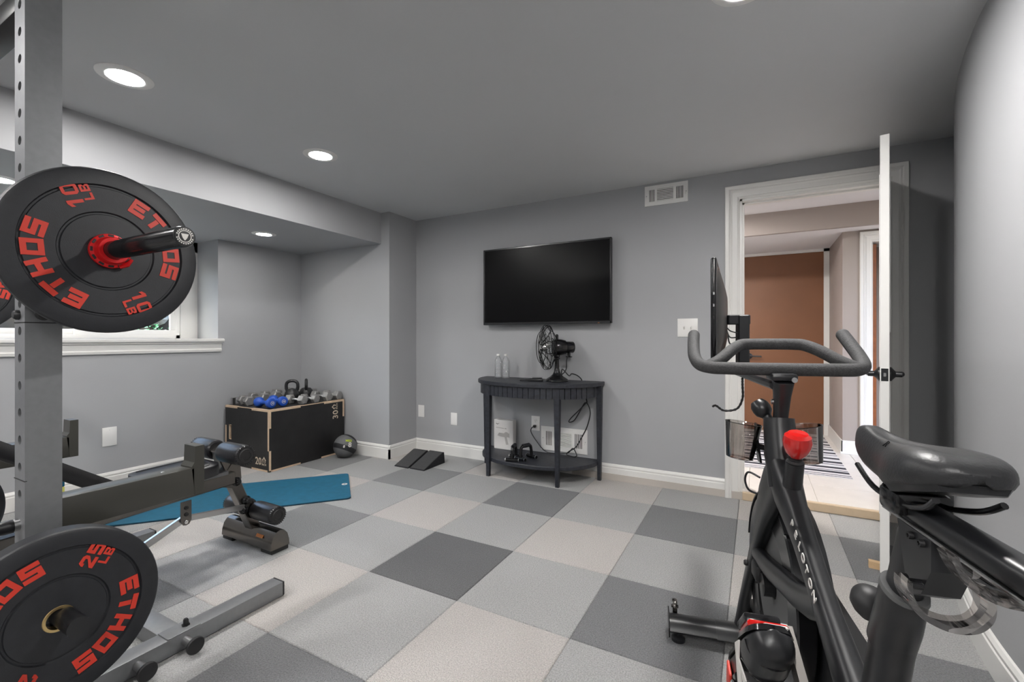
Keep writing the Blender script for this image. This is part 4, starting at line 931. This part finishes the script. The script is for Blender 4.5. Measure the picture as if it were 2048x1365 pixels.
# main frame members
sub('main_tube', loft2([(.012, .80), (-.02, .755), (-.06, .715), (-.11, .685), (-.17, .650), (-.24, .605), (-.31, .560), (-.39, .515), (-.45, .485)], [(.036, .036), (.034, .046), (.030, .050), (.025, .042), (.022, .033), (.021, .031), (.021, .032), (.024, .036), (.03, .04)]), 'black_satin', bk)
sub('front_fork', loft2([(-.02, .755), (.03, .715), (.09, .655), (.16, .575), (.235, .475), (.345, .32), (.425, .19), (.46, .10), (.465, .062)], [(.032, .05), (.032, .058), (.030, .052), (.024, .038), (.018, .026), (.016, .021), (.017, .021), (.022, .024), (.028, .03)]), 'black_satin', bk)
sub('cross_brace', loft2([(.255, .435), (.16, .445), (.08, .46), (-.03, .487), (-.13, .51), (-.22, .54), (-.28, .57)], [(.016, .022), (.018, .024), (.020, .027), (.021, .028), (.021, .029), (.021, .032), (.021, .032)]), 'black_satin', bk)
sub('seat_tube', loft2([(-.40, .22), (-.46, .42), (-.50, .545), (-.530, .655), (-.545, .70)], [(.026, .032), (.026, .032), (.025, .030), (.0245, .029), (.0245, .029)], 24, 2.2), 'black_satin', bk)
sub('seat_collar', loft2([(-.526, .655), (-.545, .70), (-.550, .715), (-.562, .752)], [(.026, .031), (.026, .031), (.0255, .031), (.0245, .030)], 28, 2.2), 'black_satin', bk)
sub('collar_ring', loft2([(-.561, .749), (-.563, .755)], [(.0258, .0312), (.0248, .0302)], 28, 2.2), 'grey_rubber', bk)
sub('seat_post', loft2([(-.52, .63), (-.555, .735), (-.59, .83), (-.602, .858), (-.612, .872)], [(.0175, .022), (.0175, .022), (.0175, .023), (.0165, .021), (.012, .012)], 24, 2.6), 'black_satin', bk)
sub('rear_arm', loft2([(-.40, .30), (-.47, .22), (-.55, .14), (-.63, .07)], [(.03, .035), (.028, .03), (.028, .03), (.03, .03)]), 'black_satin', bk)
# head tube, collar, stem
sub('head_tube', loft2([(-.03, .72), (-.005, .79), (.01, .835), (.018, .865), (.022, .885)], [(.036, .04), (.037, .039), (.037, .039), (.036, .038), (.035, .037)], 28, 2.1), 'black_satin', bk)
sub('stem_post', loft2([(.02, .84), (.005, .90), (-.006, .95), (-.012, .985)], [(.0155, .019), (.0155, .019), (.018, .022), (.022, .03)], 20, 4.), 'black_satin', bk)
st = sub('stem_clamp', B().bb((-.030, -.035, .985), (.030, .03, 1.005), .008, 2), 'black_satin', bk)
for (x_, y_, z_) in ((-.0175, .004, .93), (.018, -.04, .99)):
    sub('clamp_bolt', B().lathe([(.0065, 0), (.0065, .004), (.003, .004), (.003, .002)], (x_, y_, z_), (0, -1, 0) if x_ > 0 else (-1, 0, 0), 14), 'steel_light', st)
# height knob of the head tube (points forwards-left) and of the seat tube
def knob(o, d, name, m='black_satin', r=.024):
    o, d = V(o), V(d).normalized()
    return sub(name, B().lathe([(.013, 0), (.0125, .018), (.011, .022), (.012, .03), (r * .9, .04), (r, .052), (r * .96, .064), (r * .7, .075), (.001, .078)], o, d, 28), m, bk)
knob((-.010, .030, .862), (-.34, .35, .62), 'head_knob', 'black_satin', .0235)
knob((0., -.527, .672), (-.06, .95, .22), 'seat_knob', 'black_matte', .0245)
# red resistance knob
rkb = sub('knob_boss', loft2([(-.075, .70), (-.095, .765), (-.108, .805)], [(.022, .022), (.020, .020), (.019, .019)], 24, 2.), 'black_satin', bk)
sub('knob_gaiter', B().lathe([(.017, 0), (.0185, .004), (.014, .008), (.015, .012), (.009, .016), (.007, .03)], (0, -.108, .803), (0, -.25, 1), 24), 'black_matte', bk)
sub('resistance_knob', B().lathe([(.004, 0), (.014, .002), (.024, .014), (.029, .030), (.030, .042), (.027, .054), (.020, .060), (.001, .061)], (0, -.115, .818), (0, -.25, 1), 32), 'red_gloss', bk, label='glossy red resistance knob')
# lettering on both sides of the main tube
def tube_text(ch, s_, side):
    me = text_mesh(ch, .0275, .0008, 'white_print', 'letter', bold=.0002)
    d = V((0, -.806, -.592)); nx = V((side, 0, 0)); p = V((side * (.0232 + max(0, .0022 * (1 - s_ / .05))), -.175, .685)) + d * s_
    me.transform(frame(p, d, nx.cross(d))); o = bpy.data.objects.new('letter', me); COL.objects.link(o); o.parent = bk
for k, ch in enumerate('PELOTON'): tube_text(ch, k * .0258, -1)
# flywheel, belt guard
FWc = V((.030, .15, .385)); fwb = sub('flywheel', B().ringlathe([(.03, -.008), (.17, -.010), (.175, -.022), (.245, -.022), (.25, -.018), (.25, .018), (.245, .022), (.175, .022), (.17, .010), (.03, .008)], FWc, (1, 0, 0), 64), 'black_gloss', bk)
sub('flywheel_face', B().ringlathe([(.035, -.0115), (.165, -.0135), (.165, .0135), (.035, .0115)], FWc, (1, 0, 0), 48), 'grey_rubber', fwb)
sub('axle', B().lathe([(.03, -.04), (.03, .05)], FWc, (1, 0, 0), 24), 'black_satin', fwb)
gd = B(); pg_ = []
for i in range(25): a = PI / 2 - PI * .9 + PI * 1.25 * i / 24; pg_.append((FWc.y + .262 * math.cos(a), FWc.z + .262 * math.sin(a)))
for i in range(13): a = PI * .85 + PI * .75 * i / 12; pg_.append((-.43 + .13 * math.cos(a), .40 + .13 * math.sin(a)))
gd.prism(pg_, (.058, 0, 0), (0, 1, 0), (0, 0, 1), (.030, 0, 0)); sub('belt_guard', gd, 'black_satin', bk)
sub('brake_caliper', B().box((-.008, .20, .40), (.03, .06, .05), None, .01, 2).tube([(-.02, .16, .38), (-.022, .14, .35), (-.02, .13, .32)], .006, 8), 'black_matte', bk)
sub('fender', B().loft([[FWc + V((x, (.254 + dr) * math.cos(a), (.254 + dr) * math.sin(a))) for x, dr in ((-.024, 0), (.028, 0), (.028, .005), (-.024, .005))] for a in [PI * (.06 + .64 * i / 20) for i in range(21)]]), 'black_satin', bk)
sub('cable', B().tube(sp([(-.022, .12, .70), (-.045, .15, .705), (-.052, .16, .68), (-.045, .15, .655), (-.025, .13, .65)], 6), .003, 8), 'black_satin', bk)
# stabilisers
for (yy_, x0_, nm) in ((.455, .245, 'front_stabiliser'), (-.64, .25, 'rear_stabiliser')):
    s_ = sub(nm, B().loft([[V((x, yy_ + a, .0585 + c)) for a, c in ((-.045, -.012), (-.030, .012), (-.005, .022), (.02, .018), (.042, -.004), (.042, -.026), (-.03, -.026))] for x in (-x0_, x0_)]), 'black_satin', bk, smooth=45)
    sub('socket', B().loft([[V((x, yy_ + a * 1.06, .0585 + c * 1.06)) for a, c in ((-.045, -.012), (-.030, .012), (-.005, .022), (.02, .018), (.042, -.004), (.042, -.026), (-.03, -.026))] for x in (-.09, .09)]), 'black_satin', s_, smooth=45)
    for sx in (-1, 1):
        sub('end_plate', B().prism([(-.052, .028), (.05, .028), (.05, .06), (.03, .094), (-.01, .092), (-.05, .06)], (sx * x0_, yy_, 0), (0, 1, 0), (0, 0, 1), (sx * .004, 0, 0)), 'black_gloss', s_, smooth=0)
        sub('levelling_foot', B().lathe([(.024, 0), (.024, .01), (.016, .016), (.007, .018), (.007, .04)], (sx * (x0_ - .03), yy_ - .012, 0), n=24), 'black_rubber', s_)
        if yy_ > 0: sub('transport_wheel', B().ringlathe([(.006, -.008), (.024, -.008), (.0265, -.004), (.0265, .004), (.024, .008), (.006, .008)], (sx * (x0_ - .022), yy_ + .055, .083), (1, 0, 0), 28).cyl((sx * (x0_ - .035), yy_ + .055, .083), (sx * (x0_ - .01), yy_ + .055, .083), .006, n=10), 'gunmetal', s_)
sub('floor_mount', B().bb((.02, .40, .05), (.05, .50, .16), .008, 2), 'black_matte', bk)
sub('fork_bolt', B().lathe([(.009, 0), (.009, .006), (.006, .01)], (-.016, .31, .37), (-1, .1, 0), 14), 'black_matte', bk)
# handlebar
hb_ = sp([(-.192, .155, 1.102), (-.197, .115, 1.072), (-.199, .07, 1.042), (-.19, .03, 1.022), (-.165, .006, 1.015), (-.13, 0, 1.014), (-.06, 0, 1.0135), (0, 0, 1.0135), (.06, 0, 1.0135), (.13, 0, 1.014), (.165, .006, 1.015), (.19, .03, 1.022), (.199, .07, 1.042), (.197, .115, 1.072), (.192, .155, 1.102)], 7)
hbar = sub('handlebar', B().tube(hb_, .0165, 18).ball(hb_[0], .0165, 18, 10).ball(hb_[-1], .0165, 18, 10), 'foam_black', bk)
ha = sp([(-.172, .012, 1.018), (-.14, .03, 1.034), (-.105, .062, 1.060), (-.078, .088, 1.074), (-.055, .096, 1.0765), (0, .096, 1.077), (.055, .096, 1.0765), (.078, .088, 1.074), (.105, .062, 1.060), (.14, .03, 1.034), (.172, .012, 1.018)], 7)
sub('handlebar_arch', B().tube(ha, .0155, 16), 'foam_black', bk)
# screen arm, post and swivelled screen
sub('screen_arm', B().beam((0, .0, .972), (0, .50, .972), .05, .022, bev=.006), 'black_satin', bk)
PY = .462
sub('screen_post', B().beam((.0, PY, .965), (.0, PY, 1.175), .055, .036, up=(1, 0, 0), bev=.004), 'black_satin', bk)
hd = V((-1, -.02, 0)).normalized()
sub('screen_hinge', B().beam((.02, PY, 1.158), (-.052, PY - .01, 1.158), .036, .034, bev=.003), 'black_satin', bk)
# screen slab: its long side runs away from the viewer
sn, sf = V((-.139, .143, 0)), V((-.038, .68, 0)); e1 = (sf - sn).normalized(); e2 = V((e1.y, -e1.x, 0)); SC0, SC1 = 1.000, 1.332
# e2 points to the back of the screen (towards the post)
slab = B(); slab.beam(sn + V((0, 0, (SC0 + SC1) / 2)), sf + V((0, 0, (SC0 + SC1) / 2)), .016, SC1 - SC0, bev=.006, seg=3)
scr = sub('screen_frame', slab, 'black_gloss', bk)
face = B(); m0 = sn + e1 * .012 - e2 * .0078; m1 = sf - e1 * .012 - e2 * .0078
face.beam(m0 + V((0, 0, (SC0 + SC1) / 2)), m1 + V((0, 0, (SC0 + SC1) / 2)), .002, SC1 - SC0 - .03); sub('display', face, 'screen', scr)
shell = []; mid = (sn + sf) / 2; L2 = (sf - sn).length
for dp, k, kz in ((.006, .94, .93), (.014, .86, .82), (.024, .66, .60), (.029, .5, .45)):
    c = mid + e2 * dp; zz = (SC0 + SC1) / 2; hw, hh = L2 / 2 * k, (SC1 - SC0) / 2 * kz; ring = []
    for i in range(28):
        a = 2 * PI * i / 28; cc, ss = math.cos(a), math.sin(a); ring.append(c + e1 * (hw * math.copysign(abs(cc) ** .4, cc)) + V((0, 0, zz + hh * math.copysign(abs(ss) ** .4, ss))))
    shell.append(ring)
sub('screen_back', B().loft(shell), 'black_satin', scr, smooth=60)
for z in (1.225, 1.19, 1.155): sub('side_button', B().box(sn - e1 * .001 + V((0, 0, z)), (.004, .003, .009), None, .001), 'chrome' if z > 1.16 else 'black_matte', scr)
for k in range(3): sub('screen_cable', B().tube(sp([mid + e2 * .026 + V((0, -.02 * k, 1.135 - .016 * k)), mid + e2 * .036 + V((0, -.02, 1.118 - .022 * k)), V((-.018, PY - .02, 1.11 - .014 * k)), V((-.01, PY - .012, 1.10 - .012 * k))], 6), .0022, 6), 'black_matte', bk)
tw = sp([(-.02, .36, .96), (-.012, .40, .93), (-.006, .43, .885), (-.02, .45, .845), (-.06, .46, .835), (-.085, .47, .85), (-.095, .48, .845)], 6)
sub('twisted_cord', B().tube(tw, [.0032 + .0012 * (i % 2) for i in range(len(tw))], 8), 'black_matte', bk)
# bottle holders
for sx in (-1, 1):
    hold = B().lathe([(.030, 0), (.034, .002), (.046, .095), (.0475, .098), (.046, .0985), (.043, .096), (.032, .006), (.001, .005)], (sx * .083, .075, .762), (sx * -.12, .05, 1), 32)
    h1 = sub('bottle_holder', hold, 'smoke', bk)
    sub('holder_bracket', B().strip([(sx * .04, .075, .86), (sx * .042, .07, .82), (sx * .036, .06, .76)], .03, .005, (0, 1, 0)).tube([(sx * .02, .04, .80), (sx * .045, .07, .80)], .008, 10), 'black_gloss', bk)
# saddle
SEC0 = [(-.444, .004, .940, .934), (-.447, .010, .949, .922), (-.455, .0155, .955, .914), (-.475, .0195, .958, .906), (-.505, .023, .957, .902), (-.54, .0275, .955, .900), (-.575, .036, .956, .899), (-.605, .0455, .959, .902), (-.632, .0515, .963, .909), (-.655, .053, .965, .917), (-.675, .050, .965, .923), (-.692, .041, .961, .929), (-.703, .027, .955, .934), (-.708, .008, .949, .940)]
SA = sp([(a, b, c) for a, b, c, d in SEC0], 3); SD = sp([(a, d, 0) for a, b, c, d in SEC0], 3)
SEC = [(p.x, p.y, p.z, q.y) for p, q in zip(SA, SD)]
RS = []
for (y_, hw, zt, zb) in SEC:
    ring = []; g_ = max(0, min(1, (y_ + .70) / .04)) * max(0, min(1, (-.475 - y_) / .04))
    for k in range(40):
        a = 2 * PI * k / 40; c, s = math.cos(a), math.sin(a)
        if s >= 0:
            x_ = hw * math.copysign(abs(c) ** .62, c); z_ = zb + .010 + (zt - zb - .010) * abs(s) ** .72
            z_ -= g_ * (.008 * math.exp(-(x_ / .0115) ** 2))
        else:
            x_ = hw * .93 * math.copysign(abs(c) ** .62, c); z_ = zb + .010 - .010 * abs(s) ** .3 * (1 if abs(c) > .25 else .55)
        ring.append(V((x_, y_, z_)))
    RS.append(ring)
sd = sub('saddle', B().loft(RS), 'saddle_skin', bk, smooth=80)
put = text_mesh('R', .014, .0004, 'black_gloss', 'saddle_mark'); put.transform(frame((-.026, -.575, .9505), (0, -1, .02), (.72, 0, .69))); o = bpy.data.objects.new('saddle_mark', put); COL.objects.link(o); o.parent = bk
sub('saddle_shell', B().loft([[V((x_ * hw, y_, zb - dz)) for x_, dz in ((-.90, -.004), (.90, -.004), (.78, .005), (-.78, .005))] for (y_, hw, zt, zb) in [q for q in SEC if -.698 < q[0] < -.60]]), 'black_satin', bk)
sub('saddle_shell', B().loft([[V((x_ * hw, y_, zb - dz)) for x_, dz in ((-.90, -.004), (.90, -.004), (.7, .004), (-.7, .004))] for (y_, hw, zt, zb) in [q for q in SEC if -.56 < q[0] < -.452]]), 'black_satin', bk)
for sx in (-1, 1): sub('saddle_rail', B().tube(sp([(sx * .018, -.47, .896), (sx * .022, -.53, .880), (sx * .022, -.60, .880), (sx * .026, -.66, .896), (sx * .03, -.69, .914)], 5), .0038, 10), 'black_gloss', bk)
sub('saddle_clamp', B().box((0, -.585, .880), (.062, .045, .03), None, .006, 2).cyl((0, -.585, .855), (0, -.585, .875), .016, n=18), 'black_gloss', bk)
sub('slider_bolt', B().lathe([(.006, 0), (.006, .012), (.011, .016), (.011, .03), (.015, .034), (.015, .05)], (0, -.515, .878), (0, -1, -.08), 18), 'black_gloss', bk)
# fore-aft slider with its mounting plate
sub('seat_slider', loft2([(-.53, .872), (-.555, .872), (-.68, .872), (-.80, .872), (-.815, .872)], [(.012, .012), (.017, .014), (.0175, .0145), (.0175, .0145), (.012, .012)], 24, 3.), 'black_satin', bk)
sub('slider_rail', B().bb((-.0185, -.795, .856), (.0185, -.545, .860), .001), 'steel_light', bk)
mp = sub('slider_plate', B().prism([(-.588, .857), (-.66, .857), (-.66, .822), (-.64, .785), (-.612, .77)], (-.0195, 0, 0), (0, 1, 0), (0, 0, 1), (.039, 0, 0)), 'black_satin', bk, smooth=0)
for y_ in (-.622, -.645): sub('plate_bolt', B().lathe([(.0045, 0), (.0045, .005), (.0025, .005), (.0025, .003)], (-.0195, y_, .848), (-1, 0, 0), 12), 'black_matte', mp)
sub('spacer_bolt', B().lathe([(.006, 0), (.006, .014), (.0105, .014), (.0105, .019), (.004, .019), (.004, .016)], (-.0195, -.642, .797), (-1, .1, 0), 16), 'black_gloss', mp)
# smoky clear dumbbell rack behind the saddle
def hook(pts, yc, wd): return B().strip(sp(pts, 6), wd, .006, (0, 1, 0))
sub('weight_cradle', hook([(-.089, -.752, .852), (-.088, -.752, .838), (-.078, -.752, .822), (-.056, -.752, .812), (-.036, -.752, .814), (-.025, -.752, .826), (-.024, -.752, .842), (-.030, -.752, .852)], 0, .022), 'smoke', bk)
sub('weight_cradle', hook([(-.053, -.752, .882), (-.046, -.752, .866), (-.034, -.752, .852), (-.014, -.752, .843), (.010, -.752, .842), (.03, -.752, .85), (.05, -.752, .88)], 0, .022), 'smoke', bk)
sub('cradle_plate', B().strip(sp([(.028, -.70, .842), (.026, -.74, .846), (.024, -.80, .852)], 4), .03, .004, (0, 0, 1)), 'smoke', bk)
sub('cradle_arm', loft2([(-.80, .862), (-.77, .852), (-.735, .842), (-.69, .84)], [(.010, .008)] * 4, 16, 3.), 'smoke', bk)
# cranks and pedals
BBc = V((0, -.47, .45)); 
sub('crank_axle', B().cyl((-.08, BBc.y, BBc.z), (.10, BBc.y, BBc.z), .018, n=20), 'steel_light', bk)
ped = V((0, -.318, .535)); pr2 = BBc * 2 - ped
for sx, pp in ((-1, ped), (1, pr2)):
    xx = sx * .074 if sx < 0 else .105
    sub('crank_arm', B().loft([[V((xx, 0, 0)) + p + V((a, 0, 0)) + q for a, q in ((-.007, V((0, -h * .6, h * .8))), (.007, V((0, -h * .6, h * .8))), (.007, V((0, h * .6, -h * .8))), (-.007, V((0, h * .6, -h * .8))))] for p, h in ((V((0, BBc.y, BBc.z)), .020), (V((0, pp.y, pp.z)), .013))]), 'crank_metal', bk)
    sub('pedal_spindle', B().cyl((xx, pp.y, pp.z), (xx + sx * .02, pp.y, pp.z), .0085, n=14), 'brass' if False else 'steel_light', bk)
    px_ = xx + sx * .05; pa = V((-.03, .72, -.69)).normalized(); psn = V((1, 0, 0)).cross(pa).normalized(); PM = MX((V((1, 0, 0)), pa, psn)).transposed(); c = V((px_, pp.y, pp.z))
    pq = B().box(c, (.028, .064, .020), PM, .006, 2)
    for e_ in (-1, 1): pq.box(c + V((e_ * .027, 0, 0)), (.009, .074, .016), PM, .004, 2).box(c + pa * (e_ * .033), (.060, .010, .018), PM, .004, 2)
    sub('pedal', pq, 'black_gloss', bk)
# ================================================================== CYCLING SHOE clipped under the pedal, heel hanging down
sh = thing('cycling_shoe', 'black cycling shoe with red and white details clipped under the bike pedal', 'shoe', (.05774, 1.34172, 0), .214647)
pX = -.074 - .046; sx_ = V((1, 0, 0)); ax = V((-.05, .70, -.71)).normalized(); sol = sx_.cross(ax).normalized()
if sol.z < 0: sol = -sol
sx_ = ax.cross(sol).normalized()
if sx_.x < 0: sx_ = -sx_
toe = V((pX, ped.y, ped.z)) - sol * .040 - ax * .075; heel = toe + ax * .265
LS = (heel - toe).length; RS = []; SOLE = []
for s, hw, hu, dn in ((-.035, .008, .008, .012), (-.02, .020, .020, .013), (0, .029, .028, .014), (.06, .036, .036, .014), (.14, .0405, .042, .014), (.28, .0425, .050, .014), (.45, .038, .062, .014), (.62, .034, .078, .014), (.78, .034, .094, .014), (.92, .034, .103, .014), (1.0, .029, .102, .014), (1.03, .016, .09, .012)):
    c = toe + ax * (LS * s); ring = []
    for k in range(24):
        a = 2 * PI * k / 24; cc, ss = math.cos(a), math.sin(a)
        ring.append(c + sx_ * (hw * math.copysign(abs(cc) ** .8, cc) * (1 if ss > -.3 or s < .5 else .82)) + sol * ((dn if ss > 0 else hu) * math.copysign(abs(ss) ** .85, ss)))
    RS.append(ring)
    ring2 = [c + sx_ * (hw * 1.04 * math.cos(2 * PI * k / 24)) + sol * (dn * .55 + .007 * (1 if math.sin(2 * PI * k / 24) > 0 else -1)) for k in range(24)]; SOLE.append(ring2)
sub('upper', B().loft(RS), 'black_satin', sh, smooth=60)
SOLE = []
for s, hw in ((-.03, .012), (-.015, .022), (0.02, .032), (.1, .040), (.28, .0445), (.45, .039), (.62, .035), (.85, .035), (.98, .031), (1.03, .018)):
    c = toe + ax * (LS * s) + sol * .0155; SOLE.append([c + sx_ * (hw * a) + sol * b for a, b in ((-1, -.006), (1, -.006), (.92, .004), (-.92, .004))])
sub('sole', B().loft(SOLE), 'black_gloss', sh, smooth=50)
cl = toe + ax * (LS * .26) + sol * .0255
sub('cleat', B().beam(cl - ax * .048, cl + ax * .035, .070, .013, up=sol, bev=.004), 'red_gloss', sh)
sub('toe_bumper', B().beam(toe - ax * .004 + sol * .018 + sx_ * .006, toe + ax * .012 + sol * .021 + sx_ * .006, .042, .007, up=sol, bev=.003), 'white_print', sh)
sub('toe_seam', B().tube(sp([toe + ax * (LS * .13) - sol * (.0415 * math.sin(a)) + sx_ * (.0405 * math.cos(a)) for a in [PI * k / 8 for k in range(9)]], 3), .0016, 6), 'black_gloss', sh)
for k in range(3): sub('shoe_strap', B().strip(sp([toe + ax * (LS * (.34 + .15 * k)) - sol * ((.054 + .014 * k) * math.sin(a)) + sx_ * ((.0425 - .003 * k) * math.cos(a)) for a in [PI * (.12 + .76 * q / 8) for q in range(9)]], 3), .022, .004, ax), 'black_gloss', sh)
q = toe + ax * (LS * .46); lx = -.0385
flash = [(-.055, .005), (-.02, .008), (.028, -.05), (.012, -.064), (-.012, -.036), (-.018, -.058), (-.038, -.056), (-.032, -.02)]
fb = B(); a_ = [q + ax * a + sol * (b + .0) + sx_ * (lx - .004 + (.006 if b < -.03 else 0) + .02 * max(0, -b - .03)) for a, b in flash]; fb.add(a_ + [p - sx_ * .003 for p in a_], [list(range(8)), [15 - i for i in range(8)]] + [[i, (i + 1) % 8, 8 + (i + 1) % 8, 8 + i] for i in range(8)])
sub('side_flash', fb, 'white_print', sh, smooth=0)
q2 = toe + ax * (LS * .66) - sol * .058 - sx_ * .036
sub('ratchet_strap', B().beam(q2 - sol * .03 - sx_ * -.005, q2 + sol * .03, .008, .026, up=ax, bev=.003), 'black_gloss', sh)
sub('buckle', B().beam(q2 - sol * .018 - sx_ * .006, q2 + sol * .018 - sx_ * .006, .008, .016, up=ax, bev=.002), 'chrome', sh)
sub('heel_flash', B().beam(toe + ax * (LS * .80) - sx_ * .0385 - sol * .012, toe + ax * (LS * 1.0) - sx_ * .034 - sol * .04, .006, .035, up=sol, bev=.002), 'red_paint', sh)
# ================================================================== DOOR WEDGE
dw = thing('door_wedge', 'small pale wooden wedge holding the open door', 'doorstop', (.54, 2.69, 0))
wd_ = V((.97, -.10, 0)).normalized(); wn_ = V((-wd_.y, wd_.x, 0))
sub('wedge', B().prism([(0, 0), (.13, 0), (.13, .007), (.10, .03), (.0, .032)], V((.474, 2.70, .0)), wd_, (0, 0, 1), wn_ * .03), 'wood_pale', dw, True, smooth=0)
# ================================================================== OUTSIDE THE WINDOW
ex_ = obj('window_well_ground', B().add([(-4.6, -1.5, .80), (-4.6, 4.2, .80), (-5.3, 4.2, .95), (-5.3, -1.5, .95), (-6.4, -1.5, 2.4), (-6.4, 4.2, 2.4), (-9, -1.5, 3.2), (-9, 4.2, 3.2)], [[0, 1, 2, 3], [3, 2, 5, 4], [4, 5, 7, 6]]), 'soil'); ex_['kind'] = 'structure'
random.seed(11); k = 0
names = ['round', 'flat', 'squarish', 'long', 'mossy', 'pale', 'cracked', 'low']
for i in range(16):
    y_ = -.2 + (i % 8) * .42 + random.uniform(-.06, .06); row = i // 8; x_ = -5.18 - row * .33; z_ = 1.03 + row * .33
    b = B().ball((0, 0, 0), (random.uniform(.13, .17), random.uniform(.14, .17), random.uniform(.12, .15)), 14, 9)
    for v in b.v: v *= 1 + random.uniform(-.10, .10)
    t = obj('rock', b, 'rock', smooth=40); t.location = (x_, y_, z_)
    tag(t, '%s rock of the %s row outside the window' % (('first', 'second', 'third', 'fourth', 'fifth', 'sixth', 'seventh', 'eighth')[i % 8], ('lower', 'upper')[row]), 'rock', 'rocks outside the window')
for i in range(7):
    y_ = .1 + i * .42; x_ = -5.02 + .1 * math.sin(i * 2.1)
    t = thing('ground_shrub', '%s leafy green shrub from the left outside the window' % ('first', 'second', 'third', 'fourth', 'fifth', 'sixth', 'seventh')[i], 'shrub', (x_, y_, .93), group='shrubs outside the window')
    b = B()
    for k in range(260):
        a, e_ = random.uniform(0, 2 * PI), random.random(); r_ = .27 * math.sqrt(random.random()); h_ = .30 * e_ * (1 - .5 * (r_ / .27) ** 2)
        p = V((r_ * .8 * math.cos(a), r_ * math.sin(a), h_)); u_ = V((random.uniform(-1, 1), random.uniform(-1, 1), random.uniform(-.3, .9))).normalized(); v_ = u_.orthogonal().normalized(); s_ = random.uniform(.02, .045)
        b.add([p, p + u_ * s_ * .5 + v_ * s_ * .35, p + u_ * s_, p + u_ * s_ * .5 - v_ * s_ * .35], [[0, 1, 2, 3]])
    me = bpy.data.meshes.new('foliage'); me.from_pydata([tuple(p) for p in b.v], [], b.f); me.materials.append(MAT['leaf']); o = bpy.data.objects.new('foliage', me); COL.objects.link(o); o.parent = t; o['kind'] = 'stuff'
    sub('stem', B().tube([(0, 0, -.08), (.02, .01, .08), (.01, .03, .2)], [.012, .009, .005], 6), 'soil', t)
